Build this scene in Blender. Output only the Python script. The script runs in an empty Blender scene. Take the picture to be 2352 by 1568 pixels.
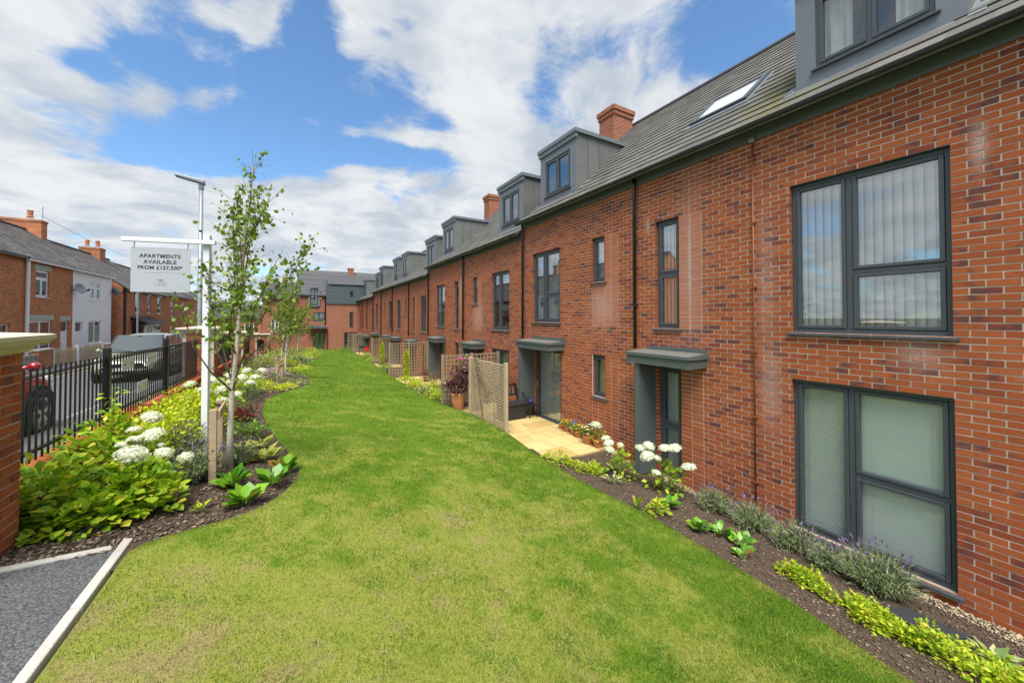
import bpy, math, random
import numpy as np
from mathutils import Vector, Matrix
R = math.radians
rng = np.random.default_rng(11)
random.seed(5)
scene = bpy.context.scene
COL = scene.collection

# ------------------------------------------------------------------ camera
cam = bpy.data.cameras.new('camera')
cam_ob = bpy.data.objects.new('camera', cam); COL.objects.link(cam_ob)
cam.sensor_width = 36.0
cam.lens = 862.0 / 2352.0 * 36.0
cam.shift_y = -0.0290
cam.clip_end = 6000; cam.clip_start = 0.05
CAM = Vector((0, 0, 3.13))
cam_ob.location = CAM
cam_ob.rotation_euler = (R(90.9), 0, -math.atan(499 / 862.0))
scene.camera = cam_ob
scene.render.resolution_x, scene.render.resolution_y = 1024, 682

# ------------------------------------------------------------------ light
SUN_DIR = Vector((-0.22, -0.40, 0.885)).normalized()      # towards the sun
sun = bpy.data.lights.new('sun', 'SUN'); sun.energy = 2.6; sun.angle = R(38); sun.color = (1.0, 0.96, 0.9)
sun_ob = bpy.data.objects.new('sun', sun); COL.objects.link(sun_ob)
sun_ob.rotation_euler = SUN_DIR.to_track_quat('Z', 'Y').to_euler()
scene.view_settings.view_transform = 'Standard'
scene.view_settings.look = 'None'
scene.view_settings.gamma = 1.0
scene.view_settings.exposure = 1.32
scene.cycles.use_denoising = True
scene.cycles.max_bounces = 7
scene.cycles.transparent_max_bounces = 16
scene.cycles.caustics_reflective = False
scene.cycles.caustics_refractive = False

class NT:
    """tiny node-tree writer"""
    def __init__(s, tree): s.t = tree; s.n = tree.nodes; s.l = tree.links
    def a(s, typ, ins=None, **kw):
        nd = s.n.new(typ)
        for k, v in kw.items(): setattr(nd, k, v)
        for k, v in (ins or {}).items(): s.put(nd.inputs[k], v)
        return nd
    def put(s, sock, v):
        if isinstance(v, bpy.types.NodeSocket): s.l.new(v, sock)
        elif isinstance(v, bpy.types.Node): s.l.new(v.outputs[0], sock)
        else: sock.default_value = v
    def m(s, op, a, b=0.0, c=0.0, clamp=False):
        nd = s.n.new('ShaderNodeMath'); nd.operation = op; nd.use_clamp = clamp
        s.put(nd.inputs[0], a); s.put(nd.inputs[1], b); s.put(nd.inputs[2], c)
        return nd.outputs[0]
    def vm(s, op, a, b=(0, 0, 0), out=0):
        nd = s.n.new('ShaderNodeVectorMath'); nd.operation = op
        s.put(nd.inputs[0], a); s.put(nd.inputs[1], b)
        return nd.outputs[out]
    def mix(s, f, a, b, blend='MIX'):
        nd = s.n.new('ShaderNodeMix'); nd.data_type = 'RGBA'; nd.blend_type = blend
        s.put(nd.inputs[0], f)
        for sock, v in ((nd.inputs[6], a), (nd.inputs[7], b)):
            if isinstance(v, (tuple, list)) and len(v) == 3: v = (*v, 1)
            s.put(sock, v)
        return nd.outputs[2]
    def ramp(s, f, lo, hi):
        nd = s.n.new('ShaderNodeMapRange'); nd.interpolation_type = 'SMOOTHSTEP'
        s.put(nd.inputs[0], f); s.put(nd.inputs[1], lo); s.put(nd.inputs[2], hi)
        return nd.outputs[0]
    def noise(s, vec, scale, detail=3, rough=0.55, dist=0.0, out=0):
        nd = s.n.new('ShaderNodeTexNoise')
        if vec is not None: s.put(nd.inputs['Vector'], vec)
        nd.inputs['Scale'].default_value = scale; nd.inputs['Detail'].default_value = detail
        nd.inputs['Roughness'].default_value = rough; nd.inputs['Distortion'].default_value = dist
        return nd.outputs[out]

# ------------------------------------------------------------------ sky
world = bpy.data.worlds.new('World'); scene.world = world; world.use_nodes = True
W = NT(world.node_tree); W.n.clear()
sky = W.a('ShaderNodeTexSky', sky_type='NISHITA')
sky.sun_disc = False
sky.sun_elevation = math.asin(SUN_DIR.z); sky.sun_rotation = math.atan2(SUN_DIR.x, SUN_DIR.y)
sky.air_density = 1.0; sky.dust_density = 0.4; sky.ozone_density = 2.0
tc = W.a('ShaderNodeTexCoord'); d = tc.outputs['Generated']
sp = W.a('ShaderNodeSeparateXYZ', {0: d})
dx, dy, dz = sp.outputs
az = W.m('ARCTAN2', dx, dy); el = W.m('ARCSINE', dz)
zc = W.m('ADD', W.m('MAXIMUM', dz, 0.0), 0.16)
cmb = W.a('ShaderNodeCombineXYZ', {0: W.m('DIVIDE', dx, zc), 1: W.m('DIVIDE', dy, zc), 2: 0.0})
pl = cmb.outputs[0]
warp = W.noise(pl, 1.1, 3, 0.5, 0, 1)
pw = W.vm('ADD', pl, W.vm('MULTIPLY', W.vm('SUBTRACT', warp, (.5, .5, .5)), (.5, .5, .5)))
n1 = W.noise(pw, 1.55, 9, 0.60)
n2 = W.noise(W.vm('MULTIPLY', pw, (1.0, 1.0, 1.0)), 6.0, 6, 0.6)
cov = W.m('ADD', W.m('MULTIPLY', n1, 0.74), W.m('MULTIPLY', n2, 0.26))
# gaps of blue between the cloud banks (azimuth, elevation, half widths, depth)
GAPS = [(.030, .585, .055, .13, .21), (.075, .45, .16, .05, .20), (-.03, .385, .15, .045, .22), (-.16, .325, .14, .035, .24),
        (.20, .395, .10, .028, .18), (.34, .475, .06, .03, .14), (-.30, .285, .10, .028, .14), (1.06, .56, .13, .05, .15), (.62, .60, .04, .06, .13),
        (-.25, .465, .05, .022, .13), (-.185, .535, .045, .022, .13), (-.33, .42, .05, .018, .12), (-.07, .50, .05, .03, .09), (-.13, .60, .03, .03, .10), (-.28, .57, .05, .015, .10), (.27, .30, .05, .02, .10)]
PUFFS = [(-.25, .50, .16, .12, .07), (.48, .66, .26, .14, .10), (.19, .435, .15, .020, .16), (.03, .432, .045, .018, .17), (.12, .424, .05, .014, .12), (.26, .43, .06, .014, .10), (.05, .385, .025, .012, .16), (.02, .47, .04, .012, .13), (0.45, .45, .10, .07, .09), (.7, .42, .5, .16, .06), (.2, .24, 1.2, .075, .13), (-.15, .22, .4, .06, .08)]
def blob(a0, e0, sa, se):
    q = W.m('ADD', W.m('POWER', W.m('ABSOLUTE', W.m('DIVIDE', W.m('SUBTRACT', az, a0), sa)), 2.0),
            W.m('POWER', W.m('ABSOLUTE', W.m('DIVIDE', W.m('SUBTRACT', el, e0), se)), 2.0))
    return W.m('EXPONENT', W.m('MULTIPLY', q, -0.7))
for (a0, e0, sa, se, k) in GAPS: cov = W.m('SUBTRACT', cov, W.m('MULTIPLY', blob(a0, e0, sa, se), k))
for (a0, e0, sa, se, k) in PUFFS: cov = W.m('ADD', cov, W.m('MULTIPLY', blob(a0, e0, sa, se), k))
cov = W.m('ADD', cov, W.m('MULTIPLY', W.m('SUBTRACT', 1.0, W.ramp(dz, 0.0, 0.3)), 0.04))
mask = W.ramp(cov, 0.415, 0.540)
shade = W.ramp(W.m('ADD', W.m('MULTIPLY', W.noise(pw, 2.7, 6, .6), .75), W.m('MULTIPLY', cov, .25)), 0.38, 0.64)
cloud = W.mix(shade, (2.15, 2.42, 2.75), (3.5, 3.56, 3.62))
skyc = W.mix(1.0, sky.outputs[0], (0.62, 0.79, 0.88), 'MULTIPLY')
final = W.mix(W.m('MULTIPLY', mask, 0.97), skyc, cloud)
bg = W.a('ShaderNodeBackground', {'Color': final, 'Strength': 0.1})
out = W.a('ShaderNodeOutputWorld', {'Surface': bg.outputs[0]})

# ------------------------------------------------------------------ mesh helpers
ORG = {}
def org(p): return ORG.get(p.name, Vector((0, 0, 0))) if p else Vector((0, 0, 0))
def link(o, parent=None):
    COL.objects.link(o)
    if parent is not None: o.parent = parent; ORG[o.name] = org(parent)
    return o
def tag(o, label=None, cat=None, group=None, kind=None):
    if label: o['label'] = label
    if cat: o['category'] = cat
    if group: o['group'] = group
    if kind: o['kind'] = kind
    return o
def thing(name, label, cat, loc=(0, 0, 0), group=None):
    o = bpy.data.objects.new(name, None); o.empty_display_size = .1
    COL.objects.link(o); o.location = loc; ORG[o.name] = Vector(loc)
    return tag(o, label, cat, group)

class MB:
    def __init__(s): s.v = []; s.f = []; s.c = []
    def q(s, *pts, c=None):
        b = len(s.v); s.v += [tuple(p) for p in pts]; s.f.append(tuple(range(b, b + len(pts)))); s.c.append(c)
    def hexa(s, p, c=None, skip=()):
        # p: 8 corners (x lo/hi fastest, then y, then z)
        b = len(s.v); s.v += [tuple(a) for a in p]
        F = [(0, 2, 3, 1), (4, 5, 7, 6), (0, 1, 5, 4), (2, 6, 7, 3), (0, 4, 6, 2), (1, 3, 7, 5)]
        a, bx, by, bz = Vector(p[0]), Vector(p[1]), Vector(p[2]), Vector(p[4])
        flip = (bx - a).cross(by - a).dot(bz - a) < 0
        for i, f in enumerate(F):
            if i in skip: continue
            f = tuple(b + k for k in f); s.f.append(f[::-1] if flip else f); s.c.append(c)
    def box(s, x0, x1, y0, y1, z0, z1, c=None, skip=()):
        s.hexa([(x, y, z) for z in (z0, z1) for y in (y0, y1) for x in (x0, x1)], c, skip)
    def fb(s, F, s0, s1, d0, d1, z0, z1, c=None, skip=()):
        s.hexa([F(a, b, z) for z in (z0, z1) for b in (d0, d1) for a in (s0, s1)], c, skip)
    def ring(s, F, s0, s1, d0, d1, z0, z1, w, c=None):
        s.fb(F, s0, s0 + w, d0, d1, z0, z1, c); s.fb(F, s1 - w, s1, d0, d1, z0, z1, c)
        s.fb(F, s0 + w, s1 - w, d0, d1, z0, z0 + w, c); s.fb(F, s0 + w, s1 - w, d0, d1, z1 - w, z1, c)
    def bar(s, a, b, w, h=None, up=(0, 0, 1), c=None):
        a, b = Vector(a), Vector(b); h = h or w; t = (b - a).normalized(); u = Vector(up)
        if abs(t.dot(u)) > .98: u = Vector((1, 0, 0))
        r = t.cross(u).normalized(); u = r.cross(t)
        s.hexa([p + r * (i * w / 2) + u * (j * h / 2) for j in (-1, 1) for i in (-1, 1) for p in (a, b)], c)
    def tube(s, pts, rad, n=8, cap=True, c=None):
        pts = [Vector(p) for p in pts]; rad = rad if hasattr(rad, '__len__') else [rad] * len(pts)
        b = len(s.v); t0 = (pts[1] - pts[0]).normalized()
        ref = Vector((0, 0, 1)) if abs(t0.z) < .9 else Vector((1, 0, 0))
        for i, p in enumerate(pts):
            t = (pts[min(i + 1, len(pts) - 1)] - pts[max(i - 1, 0)]).normalized()
            r = t.cross(ref).normalized(); u = r.cross(t)
            for k in range(n):
                a = 2 * math.pi * k / n; s.v.append(tuple(p + (r * math.cos(a) + u * math.sin(a)) * rad[i]))
        for i in range(len(pts) - 1):
            for k in range(n):
                k2 = (k + 1) % n; s.f.append((b + i * n + k, b + i * n + k2, b + (i + 1) * n + k2, b + (i + 1) * n + k)); s.c.append(c)
        if cap:
            s.f.append(tuple(b + k for k in range(n))[::-1]); s.c.append(c)
            e = b + (len(pts) - 1) * n; s.f.append(tuple(e + k for k in range(n))); s.c.append(c)
    def lathe(s, prof, o=(0, 0, 0), n=20, axis='Z', c=None):
        b = len(s.v); o = Vector(o)
        for (r, h) in prof:
            for k in range(n):
                a = 2 * math.pi * k / n; x, y = r * math.cos(a), r * math.sin(a)
                p = (x, y, h) if axis == 'Z' else ((h, x, y) if axis == 'X' else (x, h, y))
                s.v.append(tuple(o + Vector(p)))
        for i in range(len(prof) - 1):
            for k in range(n):
                k2 = (k + 1) % n; s.f.append((b + i * n + k, b + i * n + k2, b + (i + 1) * n + k2, b + (i + 1) * n + k)); s.c.append(c)
    def build(s, name, mat, parent=None, smooth=False, attr='bc', mods=None):
        me = bpy.data.meshes.new(name); o = org(parent)
        v = [(a[0] - o.x, a[1] - o.y, a[2] - o.z) for a in s.v] if o.length else s.v
        me.from_pydata(v, [], s.f)
        if any(c is not None for c in s.c):
            at = me.attributes.new(attr, 'FLOAT_COLOR', 'FACE')
            arr = np.array([(c if c is not None else (.5, .5, 0, 1)) for c in s.c], dtype=np.float32)
            at.data.foreach_set('color', arr.ravel())
        if smooth: me.polygons.foreach_set('use_smooth', [True] * len(me.polygons))
        for m in (mat if isinstance(mat, (list, tuple)) else [mat]): me.materials.append(m)
        me.update()
        ob = link(bpy.data.objects.new(name, me), parent)
        for (typ, kw) in (mods or []):
            md = ob.modifiers.new(typ.lower(), typ)
            for k, val in kw.items(): setattr(md, k, val)
        return ob

def mesh_np(name, V, Fq, mat, parent=None, col=None, smooth=False, n=None):
    """big meshes from numpy arrays; Fq (M,k) faces; col per-face (M,4)"""
    me = bpy.data.meshes.new(name); o = org(parent)
    V = np.asarray(V, dtype=np.float32).reshape(-1, 3) - np.array(o, dtype=np.float32)
    Fq = np.asarray(Fq, dtype=np.int32); M, k = Fq.shape
    me.vertices.add(len(V)); me.vertices.foreach_set('co', V.ravel())
    me.loops.add(M * k); me.loops.foreach_set('vertex_index', Fq.ravel())
    me.polygons.add(M); me.polygons.foreach_set('loop_start', np.arange(0, M * k, k, dtype=np.int32))
    if col is not None:
        at = me.attributes.new('bc', 'FLOAT_COLOR', 'FACE'); at.data.foreach_set('color', np.asarray(col, dtype=np.float32).ravel())
    me.update(calc_edges=True)
    if smooth: me.polygons.foreach_set('use_smooth', np.ones(M, dtype=bool))
    me.materials.append(mat)
    return link(bpy.data.objects.new(name, me), parent)

# ------------------------------------------------------------------ materials
def new_mat(name):
    m = bpy.data.materials.new(name); m.use_nodes = True; t = NT(m.node_tree)
    return m, t, t.n['Principled BSDF'], t.n['Material Output']
def simple(name, col, rough=.6, var=.12, scale=9., bump=0., bscale=60., metal=0., spec=.5, coat=0.):
    m, t, p, o = new_mat(name)
    pos = t.a('ShaderNodeNewGeometry').outputs['Position']
    n = t.noise(pos, scale, 4)
    f = t.m('ADD', 1 - var, t.m('MULTIPLY', n, 2 * var))
    t.put(p.inputs['Base Color'], t.mix(1.0, (*col, 1), t.a('ShaderNodeCombineXYZ', {0: f, 1: f, 2: f}).outputs[0], 'MULTIPLY'))
    t.put(p.inputs['Roughness'], t.m('ADD', rough - .06, t.m('MULTIPLY', n, .12)))
    p.inputs['Metallic'].default_value = metal; p.inputs['Specular IOR Level'].default_value = spec; p.inputs['Coat Weight'].default_value = coat
    p.inputs['Coat Roughness'].default_value = .05
    if bump:
        b = t.a('ShaderNodeBump', {'Height': t.noise(pos, bscale, 5, .65), 'Strength': bump, 'Distance': .02}); t.put(p.inputs['Normal'], b)
    return m
def brick_mat():
    m, t, p, o = new_mat('brick')
    a = t.a('ShaderNodeAttribute', attribute_name='bc'); s = t.a('ShaderNodeSeparateColor', {0: a.outputs['Color']})
    r1, r2, k = s.outputs
    g = t.a('ShaderNodeNewGeometry'); pos = g.outputs['Position']
    off = t.vm('ADD', pos, t.a('ShaderNodeCombineXYZ', {0: 0., 1: 0., 2: t.m('MULTIPLY', r2, 40.)}).outputs[0])
    n = t.noise(off, 5.5, 3, .55); nf = t.noise(pos, 60., 5, .7); nl = t.noise(pos, .8, 3)
    base = t.mix(r1, (.335, .086, .028), (.415, .114, .036))
    base = t.mix(t.ramp(r2, .55, .95), base, (.285, .065, .028))
    dark = t.m('MULTIPLY', t.ramp(n, t.m('SUBTRACT', .74, t.m('MULTIPLY', r2, .34)), t.m('SUBTRACT', .93, t.m('MULTIPLY', r2, .34))), t.m('SUBTRACT', 1.0, k))
    base = t.mix(t.m('MULTIPLY', dark, .85), base, (.12, .052, .048))
    base = t.mix(t.m('MULTIPLY', k, .85), base, (.48, .165, .085))
    # lime bloom: blotches and drips with a shape of their own
    sp = t.a('ShaderNodeSeparateXYZ', {0: pos}); bl = None
    for (y, z, sy, sz, w) in ((.93, 4.93, .05, .20, .75), (1.40, 2.72, .16, .16, .45), (4.27, 4.1, .035, 1.0, .85), (4.3, 4.0, .25, 1.2, .25), (6.5, 3.4, .32, .4, .4), (2.95, 2.1, .12, .5, .4), (3.0, 3.7, .1, .9, .25), (15.15, 4.3, .06, .6, .7), (13.3, 3.2, .35, .5, .35), (5.2, 5.0, .04, .12, .6)):
        e = t.m('ADD', t.m('POWER', t.m('ABSOLUTE', t.m('DIVIDE', t.m('SUBTRACT', sp.outputs[1], y), sy)), 2.), t.m('POWER', t.m('ABSOLUTE', t.m('DIVIDE', t.m('SUBTRACT', sp.outputs[2], z), sz)), 2.))
        e = t.m('MULTIPLY', t.m('EXPONENT', t.m('MULTIPLY', e, -.8)), w); bl = e if bl is None else t.m('MAXIMUM', bl, e)
    bl = t.m('MULTIPLY', t.m('MULTIPLY', bl, t.ramp(nf, .25, .62)), t.m('LESS_THAN', 6.0, sp.outputs[0]))
    bl = t.m('ADD', bl, t.m('MULTIPLY', t.ramp(t.noise(pos, 2.3, 6, .7), .60, .80), .22))
    base = t.mix(bl, base, (.60, .50, .46))
    f = t.m('ADD', .84, t.m('MULTIPLY', nf, .32)); f = t.m('MULTIPLY', f, t.m('ADD', .86, t.m('MULTIPLY', nl, .28)))
    base = t.mix(1., base, t.a('ShaderNodeCombineXYZ', {0: f, 1: f, 2: f}).outputs[0], 'MULTIPLY')
    t.put(p.inputs['Base Color'], base); p.inputs['Roughness'].default_value = .85; p.inputs['Specular IOR Level'].default_value = .25
    t.put(p.inputs['Normal'], t.a('ShaderNodeBump', {'Height': nf, 'Strength': .5, 'Distance': .006}))
    return m
def brick_tex(name, c1, c2, cm, stain=.25):
    """whole-wall brick pattern for walls too far off to pick bricks apart"""
    m, t, p, o = new_mat(name)
    pos = t.a('ShaderNodeNewGeometry').outputs['Position']; sp = t.a('ShaderNodeSeparateXYZ', {0: pos})
    v = t.a('ShaderNodeCombineXYZ', {0: t.m('ADD', sp.outputs[0], sp.outputs[1]), 1: sp.outputs[2], 2: 0.}).outputs[0]
    b = t.a('ShaderNodeTexBrick', {'Vector': v, 'Color1': (*c1, 1), 'Color2': (*c2, 1), 'Mortar': (*cm, 1), 'Scale': 1., 'Mortar Size': .006, 'Mortar Smooth': .1, 'Bias': -.1, 'Brick Width': .225, 'Row Height': .075})
    n = t.noise(pos, 1.1, 5, .65); n2 = t.noise(pos, 9., 4, .6)
    f = t.m('ADD', 1 - stain, t.m('ADD', t.m('MULTIPLY', n, stain), t.m('MULTIPLY', n2, stain)))
    t.put(p.inputs['Base Color'], t.mix(1., b.outputs[0], t.a('ShaderNodeCombineXYZ', {0: f, 1: f, 2: f}).outputs[0], 'MULTIPLY'))
    p.inputs['Roughness'].default_value = .9; p.inputs['Specular IOR Level'].default_value = .2
    t.put(p.inputs['Normal'], t.a('ShaderNodeBump', {'Height': t.m('SUBTRACT', 1., b.outputs[1]), 'Strength': .5, 'Distance': .008}))
    return m
def tile_mat(name, c1, c2, moss=0., rough=.7):
    m, t, p, o = new_mat(name)
    a = t.a('ShaderNodeAttribute', attribute_name='bc'); s = t.a('ShaderNodeSeparateColor', {0: a.outputs['Color']})
    pos = t.a('ShaderNodeNewGeometry').outputs['Position']; n = t.noise(pos, 3., 5, .65); nf = t.noise(pos, 45., 4, .6)
    base = t.mix(s.outputs[0], (*c1, 1), (*c2, 1))
    f = t.m('ADD', .72, t.m('ADD', t.m('MULTIPLY', n, .3), t.m('MULTIPLY', nf, .26)))
    base = t.mix(1., base, t.a('ShaderNodeCombineXYZ', {0: f, 1: f, 2: f}).outputs[0], 'MULTIPLY')
    if moss:
        sp = t.a('ShaderNodeSeparateXYZ', {0: pos})
        e = t.m('ADD', t.m('POWER', t.m('DIVIDE', t.m('SUBTRACT', sp.outputs[1], 3.05), .55), 2.), t.m('POWER', t.m('DIVIDE', t.m('SUBTRACT', sp.outputs[2], 6.75), .75), 2.))
        base = t.mix(t.m('MULTIPLY', t.m('EXPONENT', t.m('MULTIPLY', e, -1.)), t.ramp(n, .35, .6)), base, (.12, .115, .03))
    t.put(p.inputs['Base Color'], base); p.inputs['Roughness'].default_value = rough; p.inputs['Specular IOR Level'].default_value = .35
    t.put(p.inputs['Normal'], t.a('ShaderNodeBump', {'Height': nf, 'Strength': .3, 'Distance': .004}))
    return m
def leaf_mat(name, c1, c2, c3=None, trans=.35, rough=.5, tip=.08):
    m, t, p, o = new_mat(name)
    a = t.a('ShaderNodeAttribute', attribute_name='bc'); s = t.a('ShaderNodeSeparateColor', {0: a.outputs['Color']})
    oi = t.a('ShaderNodeObjectInfo').outputs['Random']
    r = t.m('FRACT', t.m('ADD', s.outputs[0], oi))
    pos = t.a('ShaderNodeNewGeometry').outputs['Position']; n = t.noise(pos, 3.5, 3)
    base = t.mix(t.ramp(t.m('ADD', t.m('MULTIPLY', r, .7), t.m('MULTIPLY', n, .3)), .2, .8), (*c1, 1), (*c2, 1))
    if c3: base = t.mix(t.m('GREATER_THAN', r, 1 - tip), base, (*c3, 1))
    nf = t.noise(pos, 40., 3); f = t.m('ADD', .8, t.m('MULTIPLY', nf, .4))
    base = t.mix(1., base, t.a('ShaderNodeCombineXYZ', {0: f, 1: f, 2: f}).outputs[0], 'MULTIPLY')
    t.put(p.inputs['Base Color'], base); p.inputs['Roughness'].default_value = rough; p.inputs['Specular IOR Level'].default_value = .35
    tr = t.a('ShaderNodeBsdfTranslucent', {'Color': t.mix(1., base, (1.1, 1.15, .6, 1), 'MULTIPLY')})
    mx = t.a('ShaderNodeMixShader', {0: trans, 1: p.outputs[0], 2: tr.outputs[0]}); t.put(o.inputs[0], mx.outputs[0])
    return m
def glass_mat(name, tint=(.975, .99, .98), lo=.05, hi=.60):
    m, t, p, o = new_mat(name)
    lw = t.a('ShaderNodeLayerWeight', {'Blend': .35}).outputs['Fresnel']
    fac = t.m('ADD', lo, t.m('MULTIPLY', lw, hi - lo))
    g = t.a('ShaderNodeBsdfGlossy', {'Color': (.95, .97, 1, 1), 'Roughness': .015})
    tr = t.a('ShaderNodeBsdfTransparent', {'Color': (*tint, 1)})
    mx = t.a('ShaderNodeMixShader', {0: fac, 1: tr.outputs[0], 2: g.outputs[0]}); t.put(o.inputs[0], mx.outputs[0])
    return m

BRICK = brick_mat()
MORTAR = simple('mortar', (.58, .50, .41), .95, .18, 6., .4, 80.)
BRICK_NEW = brick_tex('brick_new_far', (.36, .108, .045), (.27, .075, .038), (.40, .33, .27))
BRICK_OLD = brick_tex('brick_old', (.60, .21, .08), (.36, .12, .055), (.46, .31, .20), .5)
BRICK_OLD2 = brick_tex('brick_old_dark', (.54, .195, .08), (.31, .11, .055), (.40, .28, .19), .55)
RENDER_W = simple('white_render', (.86, .86, .84), .85, .06, 2., .15, 30.)
ANTH = simple('anthracite_frame', (.066, .078, .086), .42, .08, 5., .05, 120., spec=.5)
CANOPY = simple('canopy_grey', (.10, .122, .118), .5, .10, 4., .05, 90.)
CANTOP = simple('canopy_felt', (.155, .15, .13), .85, .18, 7., .3, 120.)
FASCIA = simple('fascia_grey', (.125, .15, .155), .45, .08, 5.)
BLACKP = simple('black_plastic', (.012, .013, .014), .32, .1, 8.)
LEAD = simple('zinc_front', (.165, .188, .205), .5, .14, 3., .08, 14., metal=.1)
CHEEK = simple('zinc_cheek', (.17, .172, .16), .55, .30, 2.2, .12, 12., metal=.25)
TILE = tile_mat('roof_tile', (.098, .092, .080), (.150, .142, .122), 1.)
SLATE = tile_mat('slate', (.065, .060, .058), (.165, .148, .135), 0.)
TILE_D = tile_mat('roof_tile_dark', (.075, .075, .080), (.105, .104, .105), 0.)
GLASS = glass_mat('window_glass')
GLASS_U = glass_mat('window_glass_upper', (.975, .99, .98), .17, .8)
GLASS_R = glass_mat('window_glass_far', (.7, .78, .78), .16, .9)
BLIND = simple('vertical_blind', (.88, .90, .84), .8, .06, 6.)
BLIND_V = simple('venetian_blind', (.90, .99, .92), .6, .05, 6.)
CURTAIN = simple('net_curtain', (.62, .66, .61), .9, .12, 7.)
ROOM = simple('room_shade', (.11, .115, .11), .9, .3, 2.)
WHITE = simple('white_paint', (.78, .79, .79), .35, .05, 4.)
UPVC = simple('white_upvc', (.86, .87, .87), .3, .05, 4.)
STONE = simple('cast_stone', (.60, .55, .40), .85, .20, 5., .35, 70.)
SILLST = simple('pale_green_lintel', (.40, .47, .37), .8, .12, 5.)
BLACKM = simple('black_railing', (.010, .011, .012), .35, .15, 6.)
GALV = simple('galvanised', (.30, .32, .33), .45, .12, 6., metal=.6)
TIMBER = simple('trellis_timber', (.44, .34, .21), .8, .28, 6., .3, 50.)
TRELL = simple('weathered_lattice', (.31, .225, .13), .85, .28, 6., .3, 50.)
TIMBER_O = simple('new_timber', (.46, .27, .12), .8, .25, 6., .3, 50.)
STAKE = simple('stake_timber', (.42, .31, .19), .85, .25, 9., .35, 60.)
TERRA = simple('terracotta', (.46, .17, .075), .75, .12, 6., .1, 60.)
RUST = simple('brown_pipe', (.26, .075, .028), .5, .2, 8.)
RUBBER = simple('rubber', (.016, .016, .017), .75, .2, 8.)
ALLOY = simple('alloy', (.42, .43, .44), .28, .08, 8., metal=.9)
# ------------------------------------------------------------------ terrain
def itp(t, pts): return float(np.interp(t, [p[0] for p in pts], [p[1] for p in pts]))
LPR = [(-12, 1.5), (4.5, 1.4), (13, 1.22), (21, .92), (30, .45), (38, .05), (46, -.3), (80, -.6)]
RPR = [(-12, 0.), (1, 0.), (8, .1), (15, 0), (25, -.15), (46, -.4), (80, -.6)]
STR = [(-30, 1.75), (9.5, 1.15), (28, .66), (36, .5), (60, .1), (140, -.4)]
def npi(t, pts): return np.interp(t, [p[0] for p in pts], [p[1] for p in pts])
def ter(X, Y):
    X = np.asarray(X, dtype=float); Y = np.asarray(Y, dtype=float)
    w = np.clip((6.2 - X) / 8.2, 0, 1); return npi(Y, RPR) * (1 - w) + npi(Y, LPR) * w
def tz(x, y): return float(ter(x, y))
def street(y): return itp(y, STR)
_yy = np.arange(-4, 46, .05)
def smooth(a, k): return np.convolve(np.pad(a, k, mode='edge'), np.ones(2 * k + 1) / (2 * k + 1), 'valid')
XLP = [(-4, -1.12), (4.2, -1.12), (4.28, -1.05), (4.4, -.72), (4.56, -.44), (4.93, -.16), (5.5, .05), (5.91, .08), (6.95, -.1), (8.07, -.36), (9.61, -.58), (11.24, -.61), (12.4, -.29), (14, .28), (15.4, .5), (16.7, .5), (18.5, .25), (20.3, .25), (23, .75), (25.5, .6), (28, .9), (30.3, 1.45), (36, 1.7), (40, 2.1), (46, 2.1)]
XRP = [(-4, 3.9), (.96, 3.99), (1.9, 4.2), (3.5, 4.3), (5, 4.12), (6.1, 4.15), (8, 4.41), (10, 4.45), (11.4, 4.05), (15.3, 4.03), (20, 4.2), (26, 4.6), (33, 5.1), (43, 4.9), (46, 4.9)]
_xl = smooth(npi(_yy, XLP), 3); _xr = smooth(npi(_yy, XRP), 10)
def XL(y): return np.interp(y, _yy, _xl)
def XR(y): return np.interp(y, _yy, _xr)

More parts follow.
